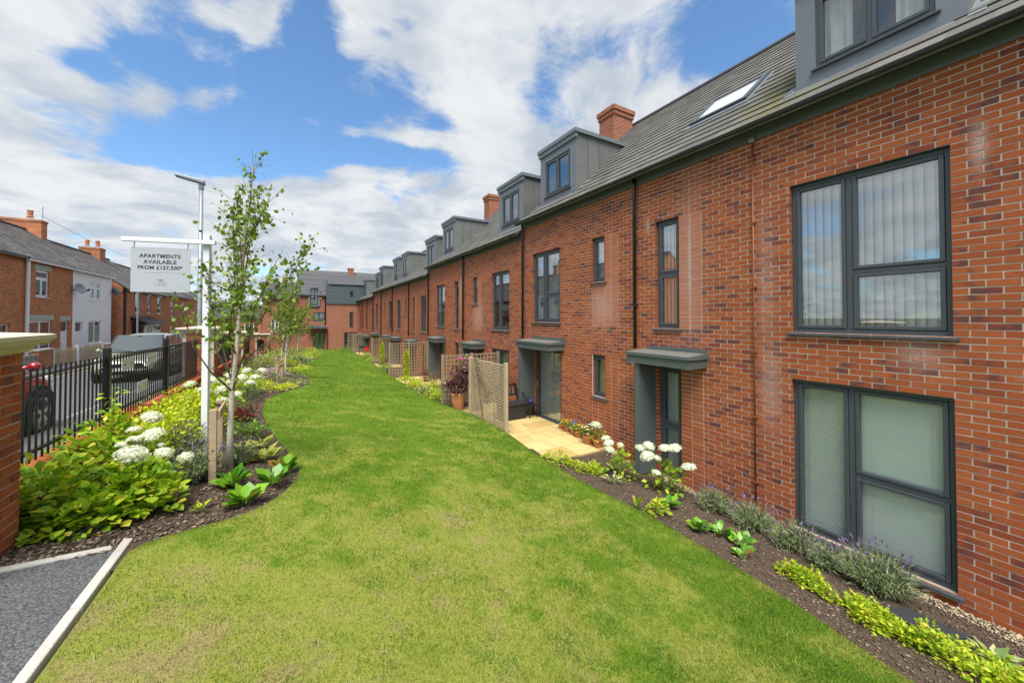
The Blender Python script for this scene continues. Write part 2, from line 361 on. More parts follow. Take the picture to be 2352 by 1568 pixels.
def ground_mats():
    # lawn soil and thatch under the blades; the blades share the patchiness
    def patches(t, pos):
        a = t.noise(pos, .75, 4, .6); b = t.noise(pos, 2.6, 4, .6); c = t.noise(pos, 7., 3, .6)
        sp = t.a('ShaderNodeSeparateXYZ', {0: pos})
        dry = t.m('ADD', t.m('MULTIPLY', a, .40), t.m('ADD', t.m('MULTIPLY', b, .38), t.m('MULTIPLY', c, .22)))
        # worn corner by the path end
        w = t.m('ADD', t.m('POWER', t.m('DIVIDE', t.m('SUBTRACT', sp.outputs[0], -.7), 1.5), 2.), t.m('POWER', t.m('DIVIDE', t.m('SUBTRACT', sp.outputs[1], 2.9), 1.7), 2.))
        dry = t.m('ADD', dry, t.m('MULTIPLY', t.m('EXPONENT', t.m('MULTIPLY', w, -.8)), .14))
        w = t.m('ADD', t.m('POWER', t.m('DIVIDE', t.m('SUBTRACT', sp.outputs[0], 2.0), 1.3), 2.), t.m('POWER', t.m('DIVIDE', t.m('SUBTRACT', sp.outputs[1], 3.0), 1.6), 2.))
        dry = t.m('ADD', dry, t.m('MULTIPLY', t.m('EXPONENT', t.m('MULTIPLY', w, -.8)), .08))
        dry = t.m('SUBTRACT', dry, t.m('MULTIPLY', t.ramp(sp.outputs[1], 7., 16.), .03))
        return dry, c
    m1, t, p, o = new_mat('lawn_thatch'); pos = t.a('ShaderNodeNewGeometry').outputs['Position']
    dry, c = patches(t, pos); nf = t.noise(pos, 90., 5, .7); nm = t.noise(pos, 22., 4, .7)
    base = t.mix(t.ramp(dry, .462, .61), (.125, .215, .016), (.27, .30, .05)); base = t.mix(t.ramp(dry, .61, .73), base, (.32, .27, .10))
    base = t.mix(t.m('MULTIPLY', t.ramp(nm, .5, .75), .45), base, (.08, .165, .012))
    f = t.m('ADD', .6, t.m('MULTIPLY', nf, .8)); base = t.mix(1., base, t.a('ShaderNodeCombineXYZ', {0: f, 1: f, 2: f}).outputs[0], 'MULTIPLY')
    t.put(p.inputs['Base Color'], base); p.inputs['Roughness'].default_value = .95; p.inputs['Specular IOR Level'].default_value = .1
    t.put(p.inputs['Normal'], t.a('ShaderNodeBump', {'Height': t.m('ADD', nf, nm), 'Strength': .7, 'Distance': .03}))
    m2, t, p, o = new_mat('grass_blade'); pos = t.a('ShaderNodeNewGeometry').outputs['Position']
    dry, c = patches(t, pos); s = t.a('ShaderNodeSeparateColor', {0: t.a('ShaderNodeAttribute', attribute_name='bc').outputs['Color']})
    g = t.mix(s.outputs[0], (.09, .188, .012), (.192, .305, .026)); y = t.mix(s.outputs[0], (.235, .285, .036), (.37, .385, .085)); br = t.mix(s.outputs[0], (.30, .265, .10), (.46, .38, .19))
    base = t.mix(t.ramp(t.m('ADD', dry, t.m('MULTIPLY', t.m('SUBTRACT', s.outputs[1], .5), .10)), .462, .61), g, y)
    base = t.mix(t.ramp(t.m('ADD', dry, t.m('MULTIPLY', t.m('SUBTRACT', s.outputs[1], .5), .12)), .60, .71), base, br)
    base = t.mix(t.m('MULTIPLY', t.ramp(t.noise(pos, 2.9, 4, .65), .49, .66), .8), base, (.072, .175, .016))
    t.put(p.inputs['Base Color'], base); p.inputs['Roughness'].default_value = .6; p.inputs['Specular IOR Level'].default_value = .25
    tr = t.a('ShaderNodeBsdfTranslucent', {'Color': base}); mx = t.a('ShaderNodeMixShader', {0: .3, 1: p.outputs[0], 2: tr.outputs[0]}); t.put(o.inputs[0], mx.outputs[0])
    return m1, m2
LAWN, BLADE = ground_mats()
MULCH = simple('bark_mulch', (.100, .072, .050), .95, .45, 14., 1.0, 45., spec=.15)
CHIP = tile_mat('bark_chip', (.062, .042, .029), (.32, .24, .165), 0., .9)
KERBST = simple('street_kerb', (.24, .235, .225), .9, .2, 6.)
def speckle(name, c0, c1):
    m, t, p, o = new_mat(name); pos = t.a('ShaderNodeNewGeometry').outputs['Position']
    v = t.a('ShaderNodeTexVoronoi', {'Vector': pos, 'Scale': 95.}); n = t.noise(pos, 1.3, 4); n2 = t.noise(pos, 240., 3)
    s = t.a('ShaderNodeSeparateColor', {0: v.outputs['Color']}); f = t.m('ADD', t.m('MULTIPLY', s.outputs[0], .75), t.m('MULTIPLY', n2, .35))
    base = t.mix(t.m('POWER', f, 2.0), (*c0, 1), (*c1, 1)); g = t.m('ADD', .78, t.m('MULTIPLY', n, .45)); base = t.mix(1., base, t.a('ShaderNodeCombineXYZ', {0: g, 1: g, 2: g}).outputs[0], 'MULTIPLY')
    t.put(p.inputs['Base Color'], base); p.inputs['Roughness'].default_value = .85; p.inputs['Specular IOR Level'].default_value = .25
    t.put(p.inputs['Normal'], t.a('ShaderNodeBump', {'Height': t.m('SUBTRACT', 1., v.outputs['Distance']), 'Strength': .6, 'Distance': .006})); return m
ASPH = speckle('path_asphalt', (.055, .057, .06), (.17, .175, .172))
ROADM = simple('road_asphalt', (.105, .11, .115), .85, .14, 1.2, .3, 90., spec=.3)
PAVE = simple('pavement_slab', (.13, .13, .127), .9, .16, 2., .2, 60.)
KERB = simple('concrete_edging', (.50, .475, .42), .9, .38, 5., .45, 70.)
EARTH = simple('earth', (.10, .085, .06), .95, .3, .4)
SLABM = tile_mat('patio_slab', (.46, .32, .115), (.60, .45, .19), 0., .8)
SLABE = simple('patio_edge', (.20, .145, .075), .85, .2, 8.)
PEB = tile_mat('pebble', (.30, .23, .14), (.62, .50, .34), 0., .8)

PATIOS = [(4.42, 6.3, 6.15, 11.42, .25), (4.15, 4.45, 10.15, 11.42, .25), (4.2, 6.3, 16.6, 19.38, .10), (4.6, 6.3, 24.8, 27.25, -.05), (5.0, 6.3, 36., 39.45, -.28)]
def sheet(name, xs_lo, xs_hi, ys, nx, zoff, mat, lipl=0., lipr=0., dip=False):
    """strip of ground between two edge curves; xs_* arrays over ys"""
    V = []; cols = nx + 1 + (1 if lipl else 0) + (1 if lipr else 0)
    for y, a, b in zip(ys, xs_lo, xs_hi):
        X = list(np.linspace(a, b, nx + 1)); Z = list(ter(X, [y] * (nx + 1)) + zoff)
        if dip: Z = [min([z] + [p[4] - .06 for p in PATIOS if p[0] - .04 < x < p[1] and p[2] - .02 < y < p[3] + .02]) for x, z in zip(X, Z)]
        if lipl: X.insert(0, a); Z.insert(0, Z[0] - lipl)
        if lipr: X.append(b); Z.append(Z[-1] - lipr)
        V += [(x, y, z) for x, z in zip(X, Z)]
    F = [(i * cols + j, i * cols + j + 1, (i + 1) * cols + j + 1, (i + 1) * cols + j) for i in range(len(ys) - 1) for j in range(cols - 1)]
    return tag(mesh_np(name, np.array(V), np.array(F), mat, smooth=False), kind='structure')
mb = MB(); mb.q((-3000, -3000, -1.0), (3000, -3000, -1.0), (3000, 3000, -1.0), (-3000, 3000, -1.0)); tag(mb.build('ground', EARTH), kind='structure')
ys = np.concatenate([np.arange(-4, 16, .1), np.arange(16, 45.4, .3)])
sheet('lawn', XL(ys), XR(ys), ys, 26, .035, LAWN, .05, .05)
yb = np.concatenate([np.arange(3.9, 16, .12), np.arange(16, 45.3, .3)])
xleft = np.full_like(yb, -2.14)
sheet('planting_bed_left', xleft, XL(yb) + .03, yb, 14, .0, MULCH)
yr = np.concatenate([np.arange(-4, 16, .12), np.arange(16, 45.3, .3)])
sheet('planting_bed_right', XR(yr) - .03, np.full_like(yr, 6.25), yr, 24, .0, MULCH, dip=True)
ye = np.arange(45, 80, 2.); sheet('yard_far', np.full_like(ye, -2.2), np.full_like(ye, 12.), ye, 4, -.05, EARTH)
# path by the gate, its concrete edging in lengths
yp = np.arange(-4, 4.3, .2)
sheet('path', np.full_like(yp, -7.), np.full_like(yp, -1.2), yp, 20, .005, ASPH)
kb = thing('path_edging', 'pale concrete edging strips framing the dark path corner', 'edging', (-1.17, 4.2, 1.26))
def edging(a, b):
    (x0, y0), (x1, y1) = a, b; L = math.hypot(x1 - x0, y1 - y0); n = max(1, round(L / .9)); tx, ty = (x1 - x0) / L, (y1 - y0) / L; nx_, ny_ = -ty * .029, tx * .029
    for i in range(n):
        s0, s1 = i * L / n + .004, (i + 1) * L / n - .004; P = []
        for h in (-.09, .022):
            for w in (-1, 1):
                for s_ in (s0, s1):
                    X, Y = x0 + tx * s_ + nx_ * w, y0 + ty * s_ + ny_ * w; P.append((X, Y, tz(X, Y) + h + random.uniform(-.003, .003)))
        m_ = MB(); m_.hexa(P); m_.build('edging_length', KERB, kb, mods=[('BEVEL', {'width': .008, 'segments': 2})])
edging((-1.19, 4.36), (-1.19, -3.6)); edging((-1.25, 4.235), (-1.90, 4.02))

# grass blades: only where the lens could pick them out, thinning with distance
def blades(N):
    u = rng.random(N); y = (1 / ((1 / (.35 + 2.2)) * (1 - u) + (1 / (45. + 2.2)) * u)) - 2.2
    xl, xr = XL(y), XR(y); x = xl + .01 + (xr - xl - .02) * rng.random(N)
    c_, s_ = math.cos(math.atan(499 / 862)), math.sin(math.atan(499 / 862))
    zc_ = x * s_ + y * c_; xc_ = x * c_ - y * s_; ok = (zc_ > .8) & (np.abs(xc_ / zc_) < 1.45)
    x, y, zc_ = x[ok], y[ok], zc_[ok]; n = len(x); z = ter(x, y) + .03
    clump = np.sin(x * 3.1 + 2 * np.sin(y * 1.7)) * np.sin(y * 2.3 + 1.3 * np.sin(x * 2.1))
    h = (.011 + .020 * rng.random(n) ** 1.5 + .02 * (rng.random(n) > .985)) * (1 + .25 * clump) * (1 + .012 * zc_); w = .0022 + .00075 * zc_
    th = rng.random(n) * 6.283; le = rng.random(n) * .9 + .15; ph = rng.random(n) * 6.283
    cx_, sx_ = np.cos(th) * w, np.sin(th) * w
    V = np.empty((n, 3, 3)); V[:, 0] = np.stack([x - cx_, y - sx_, z], 1); V[:, 1] = np.stack([x + cx_, y + sx_, z], 1)
    V[:, 2] = np.stack([x + np.cos(ph) * h * le, y + np.sin(ph) * h * le, z + h], 1)
    col = np.stack([rng.random(n), rng.random(n), np.zeros(n), np.ones(n)], 1)
    o = mesh_np('grass', V.reshape(-1, 3), np.arange(n * 3).reshape(-1, 3), BLADE, col=col)
    tag(o, 'short mown grass covering the whole lawn between the beds', 'grass', kind='stuff')
blades(430000)

def scatter_chips(name, label, cat, N, region, mat, smin, smax, flat, zoff=.004):
    x, y = region(N); n = len(x); z = ter(x, y) + zoff
    a = rng.random(n) * 6.283; L = smin + (smax - smin) * rng.random(n) ** 2; Wd = L * (.25 + .35 * rng.random(n)) if flat < .5 else L * (.6 + .4 * rng.random(n)); H = L * flat * (.5 + rng.random(n))
    ti = rng.normal(0, .35 if flat < .5 else .1, n); ca, sa = np.cos(a), np.sin(a)
    def P(l, w, h): return np.stack([x + ca * L * l - sa * Wd * w, y + sa * L * l + ca * Wd * w, z + H * h + L * l * ti * .5 + H * .2], 1)
    V = np.stack([P(-.5, 0, .4), P(0, -.5, .25), P(.5, 0, .35), P(0, .5, .3), P(0, 0, 1.), P(-.1, .05, -.3)], 1)
    base = np.arange(n)[:, None, None] * 6; T = np.array([[0, 1, 4], [1, 2, 4], [2, 3, 4], [3, 0, 4], [1, 0, 5], [2, 1, 5], [3, 2, 5], [0, 3, 5]])
    col = np.repeat(np.stack([rng.random(n) ** 1.6, rng.random(n), np.zeros(n), np.ones(n)], 1), 8, axis=0)
    tag(mesh_np(name, V.reshape(-1, 3), (base + T).reshape(-1, 3), mat, col=col), label, cat, kind='stuff')
def reg_left(N):
    y = 3.95 + 16 * rng.random(N) ** 2; x = -2.1 + (np.minimum(XL(y), np.where(y < 4.3, -1.15, 9)) + 2.1) * rng.random(N); k = (y > 4.2 + .25 * (x + 1.2)) ; return x[k], y[k]
def reg_right(N):
    y = .1 + 16 * rng.random(N) ** 2; xr = XR(y); x = xr + (6.15 - xr) * rng.random(N); k = ~((x > 4.35) & (y > 6.1) & (y < 11.5)) ; return x[k], y[k]
def reg_peb(N):
    y = .1 + 6 * rng.random(N) ** 1.3; x = 6.17 - .26 * rng.random(N) ** 1.5; return x, y
scatter_chips('bark_chips', 'dark brown bark chips covering the curved bed by the railings', 'mulch', 15000, reg_left, CHIP, .02, .075, .16)
scatter_chips('bark_chips', 'dark brown bark chips along the bed under the brick terrace', 'mulch', 15000, reg_right, CHIP, .018, .06, .16)
scatter_chips('gravel_strip', 'strip of buff pebbles along the foot of the terrace wall', 'gravel', 3200, reg_peb, PEB, .015, .042, .55)

# ------------------------------------------------------------------ street
def street_sheet(name, x0, x1, off, mat, y0=-25., y1=110., kind='structure'):
    ysx = np.arange(y0, y1, 3.); V = []
    for y in ysx: V += [(x0, y, street(y) + off), (x1, y, street(y) + off)]
    F = [(2 * i, 2 * i + 1, 2 * i + 3, 2 * i + 2) for i in range(len(ysx) - 1)]
    return tag(mesh_np(name, np.array(V), np.array(F), mat), kind=kind)
street_sheet('road', -8.4, -3.7, -.02, ROADM)
street_sheet('pavement_near', -3.7, -2.34, .09, PAVE); street_sheet('pavement_far', -9.75, -8.4, .09, PAVE); street_sheet('front_gardens', -60, -9.75, .06, PAVE)
for nm, x0, x1 in (('kerb_near', -3.82, -3.69), ('kerb_far', -8.41, -8.28)):
    V = []; ysx = np.arange(-25., 110., 3.)
    for y in ysx: V += [(x0, y, street(y) - .1), (x1, y, street(y) - .1), (x1, y, street(y) + .096), (x0, y, street(y) + .096)]
    F = [(4 * i + a, 4 * i + b, 4 * i + 4 + b, 4 * i + 4 + a) for i in range(len(ysx) - 1) for a, b in ((1, 2), (2, 3), (3, 0))]
    tag(mesh_np(nm, np.array(V), np.array(F), KERBST), kind='structure')
YEL = simple('yellow_line', (.50, .36, .06), .8, .25, 6.)
street_sheet('road_marking', -8.20, -8.12, -.015, YEL, 4., 60.)
# ------------------------------------------------------------------ walls, windows
def FX(X, sgn):            # facade in a plane x = X; depth runs along sgn*x
    return lambda s, d, z: (X + sgn * d, s, z)
def FY(Y, sgn=1): return lambda s, d, z: (s, Y + sgn * d, z)
def wall_sheet(mb, F, s0, s1, z0, z1, holes, d=0., rev=.12, rmb=None):
    S = sorted({s0, s1, *[min(max(h[k], s0), s1) for h in holes for k in (0, 1)]}); Z = sorted({z0, z1, *[min(max(h[k], z0), z1) for h in holes for k in (2, 3)]})
    for a, b in zip(S, S[1:]):
        for e, f in zip(Z, Z[1:]):
            if any(h[0] - 1e-6 <= a and b <= h[1] + 1e-6 and h[2] - 1e-6 <= e and f <= h[3] + 1e-6 for h in holes): continue
            mb.q(F(a, d, e), F(b, d, e), F(b, d, f), F(a, d, f))
    e_ = .003 if rmb else 0.; mb = rmb or mb
    for h in holes:
        a, b, e, f = h[0] - e_, h[1] + e_, h[2] - e_, h[3] + e_
        mb.q(F(a, d, e), F(a, d, f), F(a, d + rev, f), F(a, d + rev, e)); mb.q(F(b, d, e), F(b, d + rev, e), F(b, d + rev, f), F(b, d, f))
        mb.q(F(a, d, f), F(b, d, f), F(b, d + rev, f), F(a, d + rev, f)); mb.q(F(a, d, e), F(a, d + rev, e), F(b, d + rev, e), F(b, d, e))
BL, BH, J = .225, .075, .0068
def bricks_for(F, s0, s1, z0, z1, holes, panels, off=0, depth=.102, edge0=True):
    """list of (corner box args, colour) clipped to holes; panels are laid in stack bond"""
    out = []; zc0 = math.floor(z0 / BH)
    for ci in range(zc0, math.ceil(z1 / BH)):
        a, b = max(ci * BH, z0), min((ci + 1) * BH, z1)
        if b - a < .02: continue
        zm = (a + b) / 2; ho = sorted([(h[0], h[1]) for h in holes if h[2] - .01 < zm < h[3] + .01]); pa = [p for p in panels if p[2] <= zm <= p[3]]
        cuts = [(h, None) for h in ho] + [((p[0], p[1]), p) for p in pa]
        segs = []; free = [(s0, s1)]
        for (h0, h1), p in cuts:
            nf = []
            for (x0, x1) in free:
                if h1 <= x0 or h0 >= x1: nf.append((x0, x1)); continue
                if h0 > x0: nf.append((x0, h0))
                if h1 < x1: nf.append((h1, x1))
            free = nf
        for (x0, x1) in free:
            k = math.floor((x0 - off) / BL - 1); sh = (ci % 2) * .5
            while True:
                u0, u1 = off + (k + sh) * BL, off + (k + sh + 1) * BL; k += 1
                if u0 >= x1: break
                u0, u1 = max(u0, x0), min(u1, x1)
                if u1 - u0 > .045: segs.append((u0, u1, 0.))
                elif segs and abs(segs[-1][1] - u0) < .001: segs[-1] = (segs[-1][0], u1, 0.)
                elif u1 < x1: x0 = u0; short = u0; segs.append((u0, min(u1 + BL, x1), 0.)); k += 1
        for p in pa:
            n = max(1, round((p[1] - p[0]) / BL)); w = (p[1] - p[0]) / n
            for i in range(n):
                u0, u1 = p[0] + i * w, p[0] + (i + 1) * w
                if not any(h0 < (u0 + u1) / 2 < h1 for h0, h1 in ho): segs.append((u0, u1, p[4]))
        for (u0, u1, kk) in segs:
            JA = 0. if any(abs(u0 - h1) < .002 for h0, h1 in ho) else J; JB = 0. if any(abs(u1 - h0) < .002 for h0, h1 in ho) else J
            jt = random.uniform(-.0015, .0015); pr = random.uniform(-.0015, .0025)
            r2 = random.random(); r2 = r2 if kk < .05 else r2 * .4
            out.append((F, u0 + JA, u1 - JB, -.001 - pr, depth, a + J + jt, b - J + jt, (random.random(), r2, min(1, kk * random.uniform(.75, 1.2)), 1)))
    return out
def lay(blist, parent, n_single=0):
    """the nearest n_single bricks as parts, the rest joined"""
    if n_single:
        blist = sorted(blist, key=lambda b: (Vector(b[0](b[1], 0, b[5])) - CAM).length)
        for b in blist[:n_single]:
            m_ = MB(); m_.fb(*b[:7], c=b[7]); m_.build('brick', BRICK, parent)
    m_ = MB()
    for b in blist[n_single:]: m_.fb(*b[:7], c=b[7], skip=(3,))
    if m_.v: tag(m_.build('brickwork', BRICK, parent), kind='stuff')

def slats_v(F, a, b, z0, z1, d, parent, single):
    n = max(2, round((b - a) / .087)); w = (b - a) / n; ang = random.uniform(.45, .6); whole = MB()
    for i in range(n):
        c = a + (i + .5) * w; m_ = MB() if single else whole; K = 5
        for k in range(K):
            t0, t1 = -.5 + k / K, -.5 + (k + 1) / K
            def P(t, z): return F(c + t * w * .98, d + t * .042 - .014 * math.cos(t * math.pi), z)
            m_.q(P(t0, z0), P(t1, z0), P(t1, z1), P(t0, z1))
        if single: m_.build('blind_slat', BLIND, parent, smooth=True)
    if not single: whole.build('blind', BLIND, parent, smooth=True)
def slats_h(F, a, b, z0, z1, d, parent, tilt=.010, gap=.020, mat=None, cov=.86):
    m_ = MB(); z = z0
    while z < z1:
        m_.q(F(a, d, z), F(b, d, z), F(b, d + tilt, z + gap * cov), F(a, d + tilt, z + gap * cov)); z += gap
    for s in (a + .18 * (b - a), a + .82 * (b - a)): m_.fb(F, s, s + .004, d - .003, d - .001, z0, z1)
    m_.build('blind', mat or BLIND_V, parent)
def drape(F, a, b, z0, z1, d, parent, mat=None, amp=.025):
    m_ = MB(); n = max(8, int((b - a) / .03)); ph = random.random() * 6
    pt = [(a + (b - a) * i / n, d + amp * math.sin(i * 1.1 + ph) + amp * .5 * math.sin(i * .43)) for i in range(n + 1)]
    for (x0, e0), (x1, e1) in zip(pt, pt[1:]): m_.q(F(x0, e0, z0), F(x1, e1, z0), F(x1, e1, z1), F(x0, e0, z1))
    m_.build('curtain', mat or CURTAIN, parent, smooth=True)
def window(root, F, s0, s1, z0, z1, lay_='big', blind='vertical', rec=.065, fr=.055, mat=None, glass=None, sill=True, single=False, room=True, split=.38, name='window', label=None):
    mat = mat or ANTH; glass = glass or GLASS; m_ = MB()
    m_.ring(F, s0, s1, rec, rec + .07, z0, z1, fr)
    a0, a1, b0, b1 = s0 + fr, s1 - fr, z0 + fr, z1 - fr; L = []
    if lay_ == 'big':
        ms = s0 + (s1 - s0) * .58; zt = z0 + (z1 - z0) * split
        m_.fb(F, ms - fr * .6, ms + fr * .6, rec, rec + .07, b0, b1); m_.fb(F, a0, ms - fr * .6, rec, rec + .07, zt - fr * .5, zt + fr * .5)
        L = [(a0, ms - fr * .6, zt + fr * .5, b1), (a0, ms - fr * .6, b0, zt - fr * .5), (ms + fr * .6, a1, b0, b1)]
    elif lay_ == 'slim':
        zt = z0 + (z1 - z0) * split; m_.fb(F, a0, a1, rec, rec + .07, zt - fr * .5, zt + fr * .5); L = [(a0, a1, zt + fr * .5, b1), (a0, a1, b0, zt - fr * .5)]
    elif lay_ == 'two':
        ms = (s0 + s1) / 2; m_.fb(F, ms - fr * .5, ms + fr * .5, rec, rec + .07, b0, b1); L = [(a0, ms - fr * .5, b0, b1), (ms + fr * .5, a1, b0, b1)]
    elif lay_ == 'old':      # toplight over two casements
        zt = z0 + (z1 - z0) * .68; ms = (s0 + s1) / 2; m_.fb(F, a0, a1, rec, rec + .07, zt - fr * .5, zt + fr * .5); m_.fb(F, ms - fr * .5, ms + fr * .5, rec, rec + .07, b0, zt - fr * .5)
        L = [(a0, a1, zt + fr * .5, b1), (a0, ms - fr * .5, b0, zt - fr * .5), (ms + fr * .5, a1, b0, zt - fr * .5)]
    else: L = [(a0, a1, b0, b1)]
    w = m_.build(name, mat, root, mods=[('BEVEL', {'width': .006, 'segments': 2})] if single else None)
    if label: w['label'] = label
    for (p, q, r, t_) in L:
        sw = fr * .8 if mat is ANTH else fr * .45
        m_ = MB(); m_.ring(F, p + .003, q - .003, rec - .012, rec + .05, r + .003, t_ - .003, sw); m_.build('sash', mat, w, mods=[('BEVEL', {'width': .007, 'segments': 2})] if single else None)
        m_ = MB(); i = sw - .002; m_.fb(F, p + i, q - i, rec + .018, rec + .03, r + i, t_ - i); m_.build('pane', glass, w)
    dB = rec + .10
    if blind == 'vertical':
        for (p, q, r, t_) in ([L[2], (L[0][0], L[0][1], b0, b1)] if lay_ == 'big' else [(a0, a1, b0, b1)]): slats_v(F, p, q, r, t_, dB, w, single)
    elif blind == 'venetian':
        slats_h(F, L[0][0], L[0][1], L[0][2], L[0][3], dB - .02, w, .019, .030, cov=.9); slats_h(F, L[1][0], L[1][1], L[1][2], L[1][3], dB - .02, w, .006, .026, cov=.95)
        slats_h(F, L[2][0], L[2][1], L[2][2], L[2][3], dB - .02, w, .014, .030, cov=.5); drape(F, L[2][0], L[2][1], b0, b1, dB + .2, w, CURTAIN, .03)
    elif blind == 'slats': slats_h(F, a0, a1, b0, b1, dB, w, .016, .032)
    elif blind == 'curtain': drape(F, a0, a1, b0, b1, dB + .03, w)
    elif blind == 'half': drape(F, a0 + .45 * (a1 - a0), a1, b0, b1, dB + .05, w)
    elif blind == 'sides': drape(F, a0, a0 + .3 * (a1 - a0), b0, b1, dB + .04, w); drape(F, a1 - .3 * (a1 - a0), a1, b0, b1, dB + .04, w)
    if room:
        m_ = MB(); D0, D1 = rec + .071, rec + .8
        m_.q(F(s0, D1, z0), F(s1, D1, z0), F(s1, D1, z1), F(s0, D1, z1)); m_.q(F(s0, D0, z0), F(s0, D1, z0), F(s0, D1, z1), F(s0, D0, z1)); m_.q(F(s1, D0, z0), F(s1, D0, z1), F(s1, D1, z1), F(s1, D1, z0))
        m_.q(F(s0, D0, z0), F(s1, D0, z0), F(s1, D1, z0), F(s0, D1, z0)); m_.q(F(s0, D0, z1), F(s0, D1, z1), F(s1, D1, z1), F(s1, D0, z1)); m_.build('room_lining', ROOM, w)
    if sill:
        m_ = MB(); e = .045; z_ = z0 - .001
        m_.hexa([F(a, d_, h) for (lvl) in (0, 1) for d_ in (-.045, rec + .02) for a in (s0 - e, s1 + e) for h in [(z_ - .045 + (.018 if d_ > 0 else 0)) if lvl == 0 else (z_ + (0.002 if d_ > 0 else -.02))]])
        m_.build('sill', mat if sill is True else sill, w)
    return w

def tiles(parent, y0, y1, e, r, mat, wid=.33, gauge=.30, name='tile', n_single=0, holes=(), th=.022):
    """courses of tiles from eave e=(x,z) up to ridge r=(x,z); holes as (y0,y1,v0,v1) along the slope"""
    e = Vector((e[0], 0, e[1])); r = Vector((r[0], 0, r[1])); L = (r - e).length; t = (r - e) / L; nrm = Vector((-t.z, 0, t.x)) if t.x > 0 else Vector((t.z, 0, -t.x))
    if nrm.z < 0: nrm = -nrm
    nc = math.ceil(L / gauge); pieces = []
    for c in range(nc):
        v0 = c * gauge - .03; v1 = min((c + 1) * gauge + .02, L)
        k = math.floor(y0 / wid) - 1
        while True:
            a, b = (k + (c % 2) * .5) * wid, (k + 1 + (c % 2) * .5) * wid; k += 1
            if a >= y1: break
            a, b = max(a, y0), min(b, y1)
            if b - a < .03 or any(h[0] < (a + b) / 2 < h[1] and h[2] < (v0 + v1) / 2 < h[3] for h in holes): continue
            j = random.uniform(-.002, .002)
            P = []
            for (hh0, hh1) in ((.004, -.002), (th + .006 + j, .004 + j)):
                for v, h in ((v0, hh0), (v1, hh1)):
                    for y in (a + .0015, b - .0015): q = e + t * v + nrm * (h + .012); P.append((q.x, y, q.z))
            pieces.append((P, (random.random(), random.random(), 0, 1)))
    if n_single: pieces.sort(key=lambda p: (Vector(p[0][4]) - CAM).length)
    for P, c in pieces[:n_single]: m_ = MB(); m_.hexa(P, c); m_.build(name, mat, parent)
    m_ = MB()
    for P, c in pieces[n_single:]: m_.hexa(P, c, skip=(0,))
    if m_.v: tag(m_.build('tiling', mat, parent), kind='stuff')

XW = 6.2; FW = FX(XW, 1)
EX, EZ, RX, RZ = 6.02, 6.02, 10.5, 10.0
SL = (RZ - EZ) / (RX - EX)
def canopy(root, y0, y1, zt, panel=True, py=None, zb=0.):
    xo = 5.65; m_ = MB(); m_.box(xo + .03, XW - .004, y0 + .03, y1 - .03, zt - .24, zt - .085); c = m_.build('canopy', CANOPY, root)
    m_ = MB(); m_.hexa([(x, y, z) for lv in (0, 1) for y in (y0, y1) for x in (xo, XW - .004) for z in [(zt - .085 if lv == 0 else zt - (.035 if x < 6 else 0.))]]); m_.build('canopy_edge', CANOPY, c)
    m_ = MB(); m_.q(*[(x, y, zt + (.004 if x > 6 else -.031)) for x, y in ((xo + .02, y0 + .02), (XW - .05, y0 + .02), (XW - .05, y1 - .02), (xo + .02, y1 - .02))]); m_.build('canopy_covering', CANTOP, c)
    m_ = MB(); m_.box(XW - .035, XW - .006, y0 + .02, y1 - .12, zt + .006, zt + .075); m_.build('flashing', CANOPY, c)
    if panel: m_ = MB(); m_.box(5.73, XW - .004, py, py + .11, zb, zt - .242); m_.build('side_panel', CANOPY, c)
def downpipe(root, y, zt, zb, x=XW - .075, mat=None, r=.034, clips=True):
    m_ = MB(); m_.tube([(x - .02, y, zt), (x, y, zt - .12), (x, y, zb)], r, 10); p = m_.build('downpipe', mat or BLACKP, root, smooth=True)
    if clips:
        z = zb + .9
        while z < zt - .3: m_ = MB(); m_.lathe([(r + .002, -.02), (r + .009, -.018), (r + .009, .018), (r + .002, .02)], (x, y, z), 10); m_.box(x - .01, XW - .002, y - .012, y + .012, z - .016, z + .016); m_.build('pipe_clip', mat or BLACKP, p); z += 1.35
